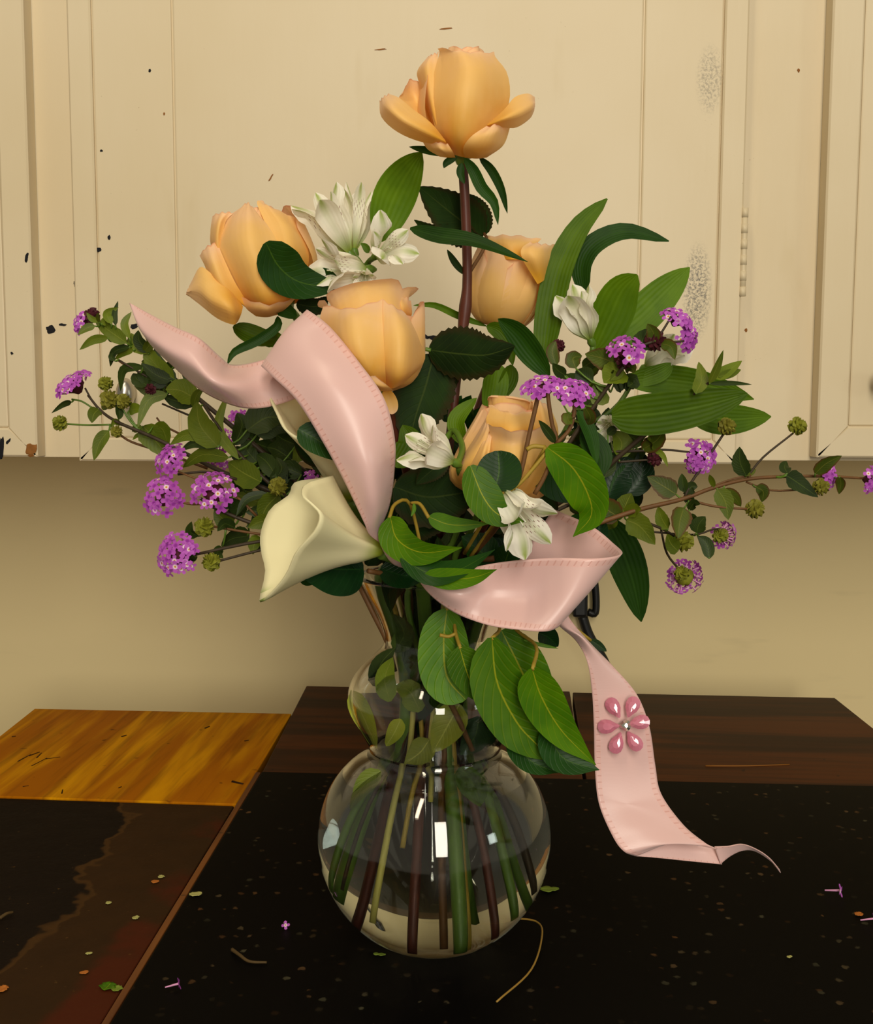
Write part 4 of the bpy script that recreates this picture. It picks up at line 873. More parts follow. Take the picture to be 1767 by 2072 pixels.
lfs(s2, [([(144, 814), (128, 818), (104, 836)], 6, D), ([(200, 828), (190, 838), (186, 856)], 13), ([(208, 830), (212, 820), (206, 815)], 7), ([(220, 872), (202, 895), (190, 932)], 13), ([(290, 862), (310, 885), (344, 930)], 24), ([(310, 862), (330, 870), (340, 905)], 16), ([(268, 872), (280, 866), (290, 872)], 8),
         ([(262, 830), (275, 828), (290, 830)], 12), ([(310, 885), (282, 880), (268, 890)], 5), ([(245, 860), (232, 852), (225, 866)], 6), ([(240, 815), (242, 838), (240, 850)], 8, D)], 0.022)
head(s2, (142, 768, 0.022), 42, (-0.55, 0.75, 0.25), 20, 111, fr=10.5)
for (x, y, r, ax, sd, m) in ((121, 856, 14, (-0.9, -0.1, 0.3), 1, 'seed_green'), (214, 776, 13, (-0.3, 0.8, 0.4), 2, 'seed_green'), (222, 808, 17, (-0.3, 0.6, 0.6), 3, 'seed'), (250, 812, 14, (0.1, 0.8, 0.5), 4, 'seed'), (236, 873, 11, (-0.4, 0.4, 0.6), 5, 'seed')): seedhead(s2, (x, y, 0.018), r, ax, 120 + sd, m)
# left, inner leafy one
s3 = thing('lantana_sprig', 'leafy lantana sprig with four mauve flower heads left of the calla lilies', 'sprig', P(520, 1060, 0.0), G1)
twig(s3, 'stem_dark', [(720, 1120), (620, 1090), (520, 1062), (440, 1030), (405, 1008)], 6, 3, 0.0, -0.01, n=24); twig(s3, 'stem_dark', [(650, 1060), (560, 990), (490, 925), (440, 860), (405, 808)], 5, 3, 0.0, 0.0, n=24)
twig(s3, 'stem_brown', [(600, 1088), (520, 1080), (430, 1065)], 3, 2.5, -0.01); twig(s3, 'stem_dark', [(640, 1090), (530, 1095), (395, 1122)], 4, 3, -0.015, -0.02); twig(s3, 'stem_dark', [(560, 1105), (500, 1120), (440, 1136)], 3, 2.5, -0.015, -0.02)
twig(s3, 'stem_brown', [(520, 1045), (470, 1000), (350, 950)], 3, 2, -0.005, -0.01); twig(s3, 'stem_brown', [(440, 1015), (390, 1020), (345, 1010)], 3, 2.5, -0.012); twig(s3, 'stem_dark', [(480, 970), (420, 955), (360, 960)], 3, 2.5, 0.0)
lfs(s3, [([(440, 903), (405, 860), (398, 812)], 26), ([(482, 928), (442, 868), (462, 792)], 11), ([(428, 888), (378, 880), (344, 900)], 12), ([(462, 926), (410, 920), (370, 946)], 15), ([(527, 975), (490, 955), (462, 935)], 27), ([(392, 824), (398, 800), (414, 784)], 9),
         ([(440, 905), (395, 898), (365, 912)], 9, D), ([(500, 870), (540, 845), (580, 848)], 30, D, 0.005), ([(520, 880), (555, 862), (590, 872)], 22, D, 0.01), ([(475, 900), (490, 860), (480, 835)], 18, D, 0.01), ([(560, 965), (540, 935), (520, 920)], 18, D), ([(548, 975), (570, 950), (560, 925)], 14, D), ([(520, 935), (500, 910), (505, 890)], 16, D, 0.01),
         ([(500, 1010), (470, 1040), (472, 1055)], 12, D), ([(540, 998), (500, 1010), (478, 1045)], 9, D), ([(565, 1000), (540, 1025), (528, 1052)], 22), ([(560, 1060), (530, 1055), (502, 1068)], 17), ([(528, 1088), (515, 1100), (512, 1122)], 14), ([(500, 1085), (470, 1090), (448, 1105)], 14, D), ([(475, 1068), (455, 1060), (440, 1075)], 12, D), ([(400, 1085), (385, 1075), (388, 1055)], 10, D),
         ([(450, 1108), (440, 1118), (452, 1130)], 10, D), ([(398, 1120), (385, 1132), (392, 1138)], 10, D), ([(465, 1015), (460, 1025), (462, 1030)], 10, D), ([(590, 930), (560, 910), (540, 905)], 20, D, 0.015), ([(600, 900), (575, 890), (560, 880)], 20, D, 0.015), ([(610, 960), (580, 950), (575, 985)], 20, D, 0.01), ([(540, 1095), (520, 1105), (500, 1100)], 10, D)], -0.005)
head(s3, (338, 925, -0.01), 38, (-0.55, 0.45, 0.65), 14, 131); head(s3, (328, 1002, -0.015), 42, (-0.25, 0.2, 0.85), 14, 132); head(s3, (432, 988, -0.02), 48, (-0.05, 0.5, 0.8), 13, 133, fr=12); head(s3, (352, 1120, -0.025), 47, (-0.45, 0.1, 0.8), 20, 134, fr=12)
head(s3, (484, 848, 0.03), 20, (0, 0.2, 0.9), 7, 135, fr=9); head(s3, (448, 885, 0.03), 24, (-0.3, 0.5, 0.7), 8, 136, fr=8.5); head(s3, (438, 930, 0.03), 24, (-0.3, -0.1, 0.7), 7, 137, fr=8.5); head(s3, (630, 963, -0.01), 14, (0, 0.5, 0.7), 5, 138, fr=8)
for (x, y, r, ax, sd, m) in ((414, 1066, 18, (-0.4, 0.4, 0.7), 1, 'seed_green'), (428, 1136, 17, (-0.4, -0.2, 0.8), 2, 'seed_green'), (563, 985, 17, (0.3, 0.5, 0.7), 3, 'seed')): seedhead(s3, (x, y, -0.02), r, ax, 140 + sd, m)
# right, long low arm
s5 = thing('lantana_sprig', 'long lantana sprig reaching far right past the edge of the picture', 'sprig', P(1200, 1062, -0.02), G1)
twig(s5, 'stem_brown', [(1000, 1120), (1120, 1085), (1200, 1062), (1290, 1032), (1380, 1010), (1440, 988), (1510, 970), (1590, 964), (1680, 964), (1752, 968)], 6, 2.5, -0.03, -0.01, n=48)
twig(s5, 'stem_brown', [(1395, 1012), (1450, 1025), (1512, 1030)], 2.6, 2.5, -0.02); twig(s5, 'stem_dark', [(1512, 966), (1545, 925), (1606, 876)], 2.4, 2, -0.015); twig(s5, 'stem_dark', [(1385, 1008), (1400, 975), (1418, 950)], 3, 2.5, -0.02)
twig(s5, 'stem_brown', [(1440, 985), (1480, 970), (1520, 962)], 2, 2, -0.018); twig(s5, 'stem_brown', [(1510, 975), (1560, 992), (1640, 990)], 2.2, 2, -0.015)
twig(s5, 'stem_dark', [(1290, 1050), (1340, 1070), (1365, 1085)], 3, 2.5, -0.02, -0.015); twig(s5, 'stem_dark', [(1338, 1072), (1350, 1120), (1378, 1156)], 2.2, 2.5, -0.015, -0.005); twig(s5, 'stem_dark', [(1310, 1075), (1400, 1082), (1440, 1072), (1455, 1070)], 2.2, 2, -0.015, -0.005)
lfs(s5, [([(1368, 1000), (1345, 985), (1310, 964)], 22, RD), ([(1384, 995), (1382, 975), (1380, 958)], 10, D), ([(1388, 1000), (1400, 985), (1412, 985)], 12, D), ([(1385, 1005), (1395, 1010), (1398, 1020)], 11, D), ([(1384, 1028), (1376, 1055), (1372, 1090)], 21, RD), ([(1395, 1032), (1405, 1018), (1418, 1020)], 9, D),
         ([(1452, 990), (1468, 1015), (1474, 1052)], 18), ([(1462, 992), (1485, 1005), (1500, 1025)], 13, RD), ([(1510, 962), (1498, 935), (1497, 904)], 17, D), ([(1592, 962), (1612, 975), (1656, 1006)], 18, D), ([(1594, 958), (1588, 945), (1592, 933)], 11, D), ([(1650, 958), (1672, 938), (1704, 922)], 14, RD),
         ([(1530, 985), (1545, 995), (1542, 1016)], 13, RD), ([(1410, 1078), (1415, 1060), (1428, 1045)], 16, D), ([(1352, 1070), (1340, 1050), (1332, 1025)], 14), ([(1436, 1130), (1430, 1100), (1412, 1085)], 13, D), ([(1372, 1115), (1358, 1100), (1350, 1080)], 15), ([(1255, 1048), (1225, 1028), (1198, 1000)], 26, RD), ([(1258, 1045), (1268, 1018), (1278, 998)], 20),
         ([(1265, 1040), (1285, 1030), (1298, 1030)], 14), ([(1268, 1052), (1295, 1065), (1326, 1102)], 25), ([(1250, 1052), (1235, 1060), (1228, 1072)], 12), ([(1392, 1040), (1400, 1055), (1395, 1065)], 12, D), ([(1445, 985), (1440, 970), (1436, 960)], 6), ([(1510, 962), (1520, 955), (1530, 950)], 7), ([(1700, 965), (1702, 980), (1698, 1000)], 10, RD)], -0.02)
head(s5, (1684, 962, -0.012), 27, (0.75, 0.0, 0.5), 10, 151, fr=10); head(s5, (1768, 972, -0.012), 27, (0.8, -0.1, 0.45), 10, 152, fr=10); head(s5, (1470, 1082, 0.004), 30, (0.6, 0.05, -0.6), 14, 153, fr=9.5, flat=0.45, core='seed_green'); head(s5, (1388, 1172, 0.006), 40, (0.2, -0.35, -0.8), 18, 154, fr=9.5, flat=0.45, core='seed_green'); seedhead(s5, (1456, 1084, -0.006), 13, (-0.3, 0.2, 0.8), 166, 'seed_green')
for (x, y, r, ax, sd, m) in ((1528, 1030, 17, (0.7, 0.2, 0.5), 1, 'seed'), (1614, 862, 16, (0.5, 0.8, 0.2), 2, 'seed_green'), (1384, 1096, 18, (0.6, -0.2, 0.6), 3, 'seed_green'), (1662, 985, 15, (0.6, 0.1, 0.5), 4, 'seed'), (1380, 1160, 14, (-0.2, 0.5, 0.9), 5, 'seed_green')): seedhead(s5, (x, y, -0.015), r, ax, 160 + sd, m)
# centre right, the large flat head
s6 = thing('lantana_sprig', 'lantana stem with the largest mauve flower head right above the low centre rose', 'sprig', P(1060, 1000, -0.105), G1)
twig(s6, 'stem_brown', [(1092, 788), (1084, 825), (1070, 885), (1056, 950), (1040, 995)], 4, 4, -0.108, -0.106); twig(s6, 'stem_brown', [(1108, 790), (1112, 824), (1118, 860), (1126, 898), (1104, 960), (1082, 1000)], 3.5, 4, -0.108, -0.104); twig(s6, 'stem_brown', [(1162, 802), (1162, 835), (1152, 870), (1126, 898)], 3.5, 3.5, -0.108)
twig(s6, 'stem_brown', [(1040, 995), (1010, 1060), (960, 1120)], 4, 5, -0.106, -0.05); twig(s6, 'stem_ylw', [(1104, 905), (1080, 903), (1066, 910)], 4, 4, -0.108, -0.108, name='petiole')
lfs(s6, [([(1124, 895), (1105, 870), (1090, 850)], 9, D), ([(1130, 898), (1138, 885), (1145, 870)], 8, D), ([(1150, 835), (1150, 850), (1158, 858)], 14, RD), ([(1185, 825), (1195, 845), (1190, 860)], 12, RD)], -0.107)
head(s6, (1098, 772, -0.105), 46, (-0.1, 0.9, 0.25), 15, 171, fr=12.5, flat=0.5); head(s6, (1160, 782, -0.108), 44, (0.15, 0.8, 0.45), 17, 172, fr=12.5, flat=0.55)
# upper right
s7 = thing('lantana_sprig', 'upper right lantana sprig with three small mauve heads among long strap leaves', 'sprig', P(1225, 800, -0.03), G1)
twig(s7, 'stem_dark', [(1080, 1020), (1150, 900), (1225, 790), (1262, 742)], 5, 3.5, -0.02, -0.035, n=24); twig(s7, 'stem_dark', [(1258, 740), (1290, 705), (1325, 690)], 3, 2.5, -0.03); twig(s7, 'stem_dark', [(1328, 690), (1350, 655), (1358, 640)], 2.4, 2, -0.025); twig(s7, 'stem_dark', [(1330, 692), (1360, 692), (1385, 690)], 2.4, 2, -0.025)
lfs(s7, [([(1245, 735), (1220, 725), (1184, 716)], 23, RD), ([(1262, 750), (1240, 762), (1222, 775)], 26), ([(1265, 745), (1278, 745), (1284, 755)], 12, RD), ([(1295, 710), (1300, 690), (1312, 665)], 20, D), ([(1325, 690), (1322, 672), (1310, 655)], 14, RD), ([(1338, 695), (1358, 702), (1366, 728)], 13, RD), ([(1260, 770), (1280, 775), (1270, 782)], 18, D), ([(1225, 790), (1212, 800), (1205, 775)], 22), ([(1240, 745), (1250, 755), (1235, 770)], 12),
         ([(1165, 745), (1160, 725), (1178, 720)], 16, RD), ([(1125, 740), (1118, 710), (1125, 690)], 13, RD), ([(1145, 760), (1130, 750), (1118, 735)], 12, D), ([(1200, 770), (1180, 760), (1165, 750)], 20, D)], -0.028)
head(s7, (1266, 700, -0.04), 36, (-0.05, 0.7, 0.65), 7, 181, fr=13); head(s7, (1374, 636, -0.02), 33, (0.35, 0.8, 0.35), 11, 182, fr=11.5); head(s7, (1398, 684, -0.02), 27, (0.6, 0.0, 0.6), 8, 183, fr=11.5)
seedhead(s7, (1326, 690, -0.025), 19, (0.3, 0.6, 0.6), 184, 'bract'); seedhead(s7, (1264, 728, -0.032), 17, (0, 0.7, 0.5), 185, 'bract'); seedhead(s7, (1130, 700, -0.01), 12, (0, 0.9, 0.3), 186, 'bract')
# right, leaf shoot and one head
s8 = thing('lantana_sprig', 'right lantana sprig ending in a fresh green four-leaf shoot', 'sprig', P(1250, 940, -0.015), G1)
twig(s8, 'stem_dark', [(1060, 1060), (1180, 985), (1280, 900), (1350, 845), (1405, 797), (1448, 765)], 6, 2.5, -0.01, -0.05, n=30)
twig(s8, 'stem_dark', [(1200, 915), (1300, 912), (1345, 910), (1398, 915)], 3, 2, -0.02); twig(s8, 'stem_dark', [(1250, 935), (1290, 932), (1320, 930)], 2.5, 2, -0.02); twig(s8, 'stem_dark', [(1466, 876), (1440, 915), (1400, 975), (1385, 1000)], 2.4, 3, -0.018)
lfs(s8, [([(1408, 796), (1420, 768), (1414, 732)], 14), ([(1436, 775), (1450, 745), (1464, 708)], 8), ([(1446, 766), (1470, 752), (1502, 730)], 13), ([(1455, 762), (1480, 755), (1500, 748)], 9), ([(1436, 776), (1480, 775), (1522, 778)], 5, D)], -0.05)
lfs(s8, [([(1252, 925), (1258, 895), (1240, 872)], 20), ([(1300, 910), (1330, 890), (1344, 868)], 17, RD), ([(1318, 905), (1340, 920), (1352, 945)], 6), ([(1235, 945), (1222, 930), (1225, 905)], 14, D), ([(1225, 965), (1232, 935), (1225, 915)], 16, D), ([(1300, 900), (1280, 885), (1262, 880)], 20, D), ([(1335, 905), (1320, 890), (1310, 888)], 15), ([(1230, 880), (1240, 870), (1250, 865)], 9, D)], -0.02)
head(s8, (1424, 918, -0.02), 34, (0.45, 0.25, 0.75), 12, 191, fr=11.5); head(s8, (1406, 945, -0.02), 20, (-0.2, -0.5, 0.7), 5, 192, fr=11)
seedhead(s8, (1471, 863, -0.02), 16, (0.4, 0.8, 0.3), 193, 'seed'); seedhead(s8, (1325, 928, -0.02), 14, (0.8, -0.1, 0.4), 194, 'bract')

# small leaves thickening the two side sprays
def thicken(root, n, bx, by, rx, ry, y0, y1, mats, seed, ox, oy):
    rr = random.Random(seed)
    for q in range(n):
        an = rr.uniform(0, 6.28); d = math.sqrt(rr.random()); x = bx + math.cos(an) * rx * d; y = by + math.sin(an) * ry * d; vx, vy = x - ox, y - oy; l = rr.uniform(30, 56); nn = math.hypot(vx, vy); a2 = math.atan2(vy, vx) + rr.uniform(-0.9, 0.9)
        dx, dy = math.cos(a2) * l / 2, math.sin(a2) * l / 2; yy = rr.uniform(y0, y1)
        lfs(root, [([(x - dx, y - dy), (x + rr.uniform(-4, 4), y + rr.uniform(-4, 4)), (x + dx, y + dy)], rr.uniform(12, 20), rr.choice(mats))], yy)
thicken(s8, 16, 1235, 840, 85, 90, -0.01, 0.025, [D, RD, 'lan_leaf'], 501, 1080, 1020)
thicken(s7, 10, 1190, 770, 70, 50, -0.01, 0.02, [D, RD, 'lan_leaf'], 502, 1100, 960)
thicken(s3, 20, 535, 930, 75, 85, 0.01, 0.035, [D, D, 'lan_leaf'], 503, 720, 1110)
thicken(s3, 8, 490, 1040, 50, 40, -0.005, 0.01, [D, 'lan_leaf'], 504, 720, 1110)
thicken(s1, 7, 330, 760, 50, 40, 0.02, 0.035, [D, 'lan_leaf'], 505, 520, 900)

# ================================================================ fig branch (large drip-tip leaves)
fg = thing('fig_branch', 'bright green fig foliage spilling from the vase mouth over the glass', 'branch', P(905, 1180, -0.06))
ROUTE = [(1000, 1130, -0.05), (950, 1150, -0.045)] + vpts(-70, 40, 0.03, 0.05, 0.016)[1:4]
stem(fg, 'stem_brown', ROUTE, 6, 6, n=20)
lv = [([(790, 1046), (805, 1092), (855, 1118), (935, 1108)], 34, -0.085, -0.105, 'ficus', 'fig', -15), ([(812, 1128), (870, 1160), (930, 1152), (1002, 1112)], 26, -0.095, -0.11, 'ficus_dark', 'fig', 20), ([(858, 1165), (910, 1172), (960, 1168), (1006, 1152)], 22, -0.10, -0.115, 'ficus', 'fig', 10),
      ([(868, 1046), (915, 1062), (990, 1060)], 18, -0.085, -0.09, 'ficus', 'fig', 10), ([(952, 942), (978, 1005), (1010, 1042), (1062, 1056)], 36, -0.108, -0.118, 'ficus', 'fig', 12), ([(1000, 992), (1010, 955), (1008, 912)], 46, -0.108, -0.106, 'ficus_dark', 'round', 0),
      ([(1108, 905), (1158, 945), (1190, 1000), (1196, 1045), (1160, 1086)], 44, -0.110, -0.095, 'ficus', 'fig', -8), ([(1112, 905), (1120, 950), (1150, 985), (1185, 1000)], 48, -0.075, -0.06, 'ficus_dark', 'fig', 10),
      ([(905, 1232), (898, 1300), (905, 1370), (942, 1416)], 54, -0.075, -0.085, 'ficus', 'round', 0), ([(930, 1308), (945, 1360), (968, 1420)], 36, -0.092, -0.09, 'ficus', 'ovate', 0),
      ([(1015, 1275), (1052, 1350), (1085, 1420), (1118, 1462)], 54, -0.072, -0.074, 'ficus', 'ovate', 0), ([(996, 1290), (1006, 1380), (1045, 1460), (1085, 1505), (1124, 1542)], 56, -0.105, -0.10, 'ficus', 'fig', -6), ([(1030, 1492), (1075, 1540), (1130, 1564)], 28, -0.098, -0.104, 'ficus_dark', 'fig', 15),
      ([(1077, 1352), (1096, 1410), (1138, 1480), (1206, 1548)], 44, -0.118, -0.108, 'ficus', 'fig', -6), ([(1108, 1466), (1138, 1532), (1213, 1558)], 36, -0.104, -0.110, 'ficus_dark', 'fig', 15),
      ([(1090, 1280), (1110, 1290), (1130, 1308)], 22, -0.06, -0.05, 'glossy', 'ovate', 0), ([(1195, 1295), (1210, 1305), (1228, 1318)], 9, -0.03, -0.03, 'ficus_dark', 'lance', 0), ([(1060, 1295), (1095, 1305), (1130, 1312)], 4, -0.08, -0.08, 'ficus', 'lance', 0)]
for pts, hw, y0, y1, m, pr, ro in lv: leaf(fg, m, pts, hw, y0, y1, prof=pr, roll=ro, fold=0.18, n=18, m=8)
for pts, y0, y1 in (([(905, 1180), (918, 1240), (922, 1280), (932, 1312)], -0.06, -0.092), ([(922, 1282), (908, 1288), (890, 1285)], -0.088, -0.09), ([(960, 1200), (1010, 1265), (996, 1292)], -0.05, -0.105), ([(980, 1210), (1045, 1275), (1085, 1308), (1078, 1354)], -0.05, -0.118), ([(905, 1170), (905, 1200), (905, 1236)], -0.05, -0.075),
                    ([(855, 1120), (830, 1020), (800, 1020), (788, 1048)], -0.06, -0.085), ([(832, 1018), (850, 1020), (868, 1048)], -0.075, -0.085), ([(1104, 905), (1070, 960), (1000, 1060), (950, 1130)], -0.109, -0.05), ([(1196, 1296), (1150, 1262), (1080, 1225), (980, 1180)], -0.03, -0.04), ([(1000, 992), (980, 1050), (940, 1120)], -0.108, -0.055), ([(1010, 1000), (1050, 980), (1115, 905)], -0.107, -0.107)):
    twig(fg, 'stem_ylw', pts, 3.2, 3.5, y0, y1, name='petiole')
leaf(fg, 'ficus', [(838, 1018), (838, 1032), (832, 1045)], 4, -0.078, -0.08, prof='lance', name='leaf_bud'); 
# dark glossy leaf under the calla
cm = thing('camellia_sprig', 'dark glossy leaves tucked under the cream calla lily', 'sprig', P(740, 1160, -0.05))
leaf(cm, 'glossy', [(736, 1152), (690, 1152), (640, 1150), (594, 1152)], 56, -0.06, -0.085, prof='ovate', roll=-10, fold=0.15, n=18, m=8)
leaf(cm, 'ficus_dark', [(650, 1150), (625, 1165), (604, 1172)], 20, -0.055, -0.06, prof='round')
leaf(cm, 'glossy', [(770, 1150), (820, 1165), (870, 1160)], 30, -0.05, -0.055, prof='ovate', roll=20)
leaf(cm, 'glossy', [(1190, 1070), (1210, 1080), (1215, 1050)], 20, -0.02, -0.02, prof='round')
stem(cm, 'stem_brown', [(745, 1155, -0.058), (790, 1165, -0.045), (830, 1190, -0.025)] + vpts(-150, 60, 0.04, 0.05, 0.012)[1:4], 5, 5, n=20)
# dark evergreen foliage filling the heart of the bouquet
fill = thing('evergreen_sprig', 'dark green leaf stems packed deep in the heart of the bouquet', 'greenery', P(900, 1160, 0.01))
rr = random.Random(99)
BLOB = [(900, 1090, 170, 70), (700, 980, 110, 110), (880, 900, 90, 130), (1080, 1040, 150, 90), (1190, 920, 110, 100), (600, 940, 110, 80), (990, 880, 90, 90), (1240, 980, 60, 70), (840, 1120, 120, 60), (900, 1150, 110, 60)]
for bx, by, rx, ry in BLOB:
    for q in range(9):
        an = rr.uniform(0, 6.28); d = math.sqrt(rr.random()) * 0.85; x = bx + math.cos(an) * rx * d; y = by + math.sin(an) * ry * d
        dirx, diry = (x - 900) * 0.004 + rr.uniform(-0.8, 0.8), (y - 1150) * 0.004 + rr.uniform(-0.6, 0.6); l = rr.uniform(40, 75); nn = math.hypot(dirx, diry) + 1e-3
        dx, dy = dirx / nn * l, diry / nn * l; yy = rr.uniform(0.01, 0.06)
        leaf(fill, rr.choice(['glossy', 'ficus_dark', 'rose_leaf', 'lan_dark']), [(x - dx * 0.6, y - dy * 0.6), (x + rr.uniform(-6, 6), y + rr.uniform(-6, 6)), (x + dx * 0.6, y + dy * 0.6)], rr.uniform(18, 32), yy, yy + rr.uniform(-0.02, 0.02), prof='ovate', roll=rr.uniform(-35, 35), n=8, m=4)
for bx, by, rx, ry in BLOB: stem(fill, 'stem_dark', [(bx, by, 0.03), ((bx + 890) / 2, (by + 1150) / 2, 0.015), P(885, 1180, 0.005)], 4, 5)
# dark clump right of centre
for pts, hw, m in (([(1225, 1010), (1245, 960), (1285, 930)], 40, 'glossy'), ([(1270, 1000), (1300, 960), (1295, 910)], 26, 'glossy'), ([(1240, 1005), (1262, 960), (1275, 935)], 16, 'ficus_dark'), ([(640, 905), (690, 920), (740, 940)], 30, 'ficus_dark')):
    leaf(fill, m, pts, hw, -0.005, 0.0, prof='ovate')
leaf(fill, 'ficus_dark', [(604, 868), (650, 895), (705, 935)], 30, -0.086, -0.086, prof='ovate', roll=10)
# dark leaves crowding the vase mouth
for q in range(44):
    x = rr.uniform(790, 985); y = rr.uniform(1120, 1290); wl = 1.0 if y < 1200 else 0.55; x = 885 + (x - 885) * wl
    yy = rr.uniform(-0.028, 0.012) * (0.8 if y > 1200 else 1.3); l = rr.uniform(40, 70); dx = rr.uniform(-14, 14)
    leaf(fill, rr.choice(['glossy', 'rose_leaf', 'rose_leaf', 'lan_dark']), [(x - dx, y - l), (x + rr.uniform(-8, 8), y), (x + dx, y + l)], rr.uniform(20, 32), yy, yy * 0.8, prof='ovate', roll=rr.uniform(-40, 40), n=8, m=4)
for q in range(12):
    x = rr.uniform(850, 1000); y = rr.uniform(1340, 1490); yy = rr.uniform(-0.03, 0.01); l = rr.uniform(30, 50); dx = rr.uniform(-20, 20)
    leaf(fill, rr.choice(['glossy', 'rose_leaf', 'ficus_dark']), [(x - dx, y - l), (x, y), (x + dx, y + l)], rr.uniform(18, 28), yy, yy * 0.9, prof='ovate', roll=rr.uniform(-40, 40), n=8, m=4)
for q in range(22):
    x = rr.uniform(760, 1120); y = rr.uniform(1010, 1150); yy = rr.uniform(-0.05, -0.01); l = rr.uniform(30, 55); an = rr.uniform(-1, 1)
    leaf(fill, rr.choice(['glossy', 'rose_leaf', 'ficus_dark']), [(x - l * math.sin(an), y + l * math.cos(an)), (x, y), (x + l * math.sin(an), y - l * math.cos(an))], rr.uniform(22, 36), yy, yy - 0.006, prof='ovate', roll=rr.uniform(-30, 30), n=8, m=4)
# leaves and stems standing in the upper bubble and the water
for pts, hw, y, m in (([(712, 1398), (735, 1450), (765, 1512)], 22, -0.012, 'sub_leaf'), ([(812, 1455), (800, 1480), (783, 1508)], 17, -0.03, 'sub_leaf'), ([(930, 1425), (905, 1470), (875, 1520)], 34, -0.028, 'sub_leaf'), ([(870, 1495), (850, 1520), (820, 1542)], 26, -0.024, 'sub_leaf'), ([(790, 1420), (780, 1370), (795, 1330)], 22, -0.03, 'lan_leaf'),
                      ([(760, 1390), (770, 1345), (800, 1310)], 20, -0.022, 'lan_dark'), ([(800, 1320), (820, 1280), (800, 1240)], 22, -0.02, 'lan_dark'), ([(970, 1450), (960, 1490), (930, 1525)], 28, -0.02, 'ficus_dark'), ([(850, 1440), (830, 1400), (800, 1390)], 26, -0.02, 'lan_leaf'), ([(1010, 1440), (990, 1480), (985, 1510)], 22, -0.01, 'ficus_dark'), ([(830, 1300), (850, 1350), (845, 1400)], 30, -0.01, 'ficus_dark'), ([(880, 1330), (900, 1390), (890, 1440)], 30, 0.0, 'rose_leaf'),
                      ([(770, 1560), (740, 1590), (715, 1640)], 24, -0.03, 'lan_leaf'), ([(930, 1550), (955, 1600), (965, 1640)], 30, -0.03, 'al_leaf')):
    leaf(fill, m, pts, hw, y, y - 0.004, prof='ovate', name='leaf', n=8, m=4)
for i, (az, baz, br, ze, m, r0) in enumerate(((150, 215, 0.035, 0.03, 'stem_pale', 6), (-150, 250, 0.045, 0.075, 'stem_ylw', 5), (-80, 262, 0.012, 0.085, 'stem_pale', 5), (30, 285, 0.02, 0.018, 'stem_brown', 7), (-30, 335, 0.045, 0.03, 'stem_green', 9), (10, 350, 0.05, 0.04, 'stem_dark', 8), (170, 195, 0.055, 0.04, 'stem_green', 8), (100, 205, 0.05, 0.045, 'stem_dark', 4), (60, 302, 0.034, 0.016, 'stem_ylw', 7))):
    stem(fill, m, vpts(az, baz, br, ze, 0.015 + 0.001 * (i % 5)), r0, r0, n=24)
stem(fill, 'stem_brown', [(728, 1185, -0.005), (755, 1240, -0.008), (784, 1300, -0.008), (800, 1360, -0.005)], 6, 5)
stem(fill, 'stem_brown', [(905, 1410, -0.03), (930, 1460, -0.032), (955, 1515, -0.03)], 6, 5)

# ================================================================ satin ribbon
def ribbon_mat():
    k = NT('pink_satin'); x, y = k.uv(); ax = k.math('ABSOLUTE', k.math('SUBTRACT', x, 0.5))
    c0 = srgb(234, 194, 188)
    band = k.ramp(ax, 0.39, 0.40)
    st = k.math('MULTIPLY', k.math('MULTIPLY', k.ramp(ax, 0.398, 0.405), k.math('SUBTRACT', 1.0, k.ramp(ax, 0.462, 0.47))), k.ramp(k.math('SINE', k.math('MULTIPLY', y, 1960.0)), 0.7, 0.9))
    c = k.mix(k.math('MULTIPLY', band, 0.5), c0, srgb(236, 186, 176)); c = k.mix(k.math('MULTIPLY', st, 0.45), c, srgb(204, 136, 122))
    k.base(c, 0.32, 0.65); k.b.inputs['Anisotropic'].default_value = 0.7
    k.b.inputs['Sheen Weight'].default_value = 0.2
    wv = k.math('SINE', k.math('MULTIPLY', y, 9000.0)); k.bump(k.math('ADD', k.math('MULTIPLY', st, -1.0), k.math('MULTIPLY', wv, 0.03)), 0.25, 0.0006)
    t = k.n('ShaderNodeBsdfTranslucent'); k.inp(t, 0, c); x_ = k.n('ShaderNodeMixShader'); x_.inputs[0].default_value = 0.12
    k.l(k.b.outputs[0], x_.inputs[1]); k.l(t.outputs[0], x_.inputs[2]); k.l(x_.outputs[0], k.out.inputs[0]); return k.m
M['ribbon'] = ribbon_mat()
rib = thing('satin_ribbon', 'wide pale pink satin ribbon looped around the bouquet with a jewelled hanging tail', 'ribbon', P(800, 1130, -0.07))
def ribbon(name, rows, n=None, m=24):
    """rows: [(edge A), (edge B)] or with middle points, all (px,py,Y)"""
    R3 = [[P(*q) for q in r] for r in rows]; mx = max(len(r) for r in R3); n = n or 9 * (len(rows) - 1)
    cols = []
    R3 = [cr(r, m) for r in R3]
    for j in range(m + 1): cols.append(cr([r[j] for r in R3], n))
    g = [[cols[j][i] for j in range(m + 1)] for i in range(n + 1)]
    vl = [0.0]
    for i in range(n): vl.append(vl[-1] + (g[i + 1][m // 2] - g[i][m // 2]).length)
    o = grid(name, g, rib, M['ribbon'], vlen=vl)
    so = o.modifiers.new('thickness', 'SOLIDIFY'); so.thickness = 0.0005; so.offset = 0.0
    return o
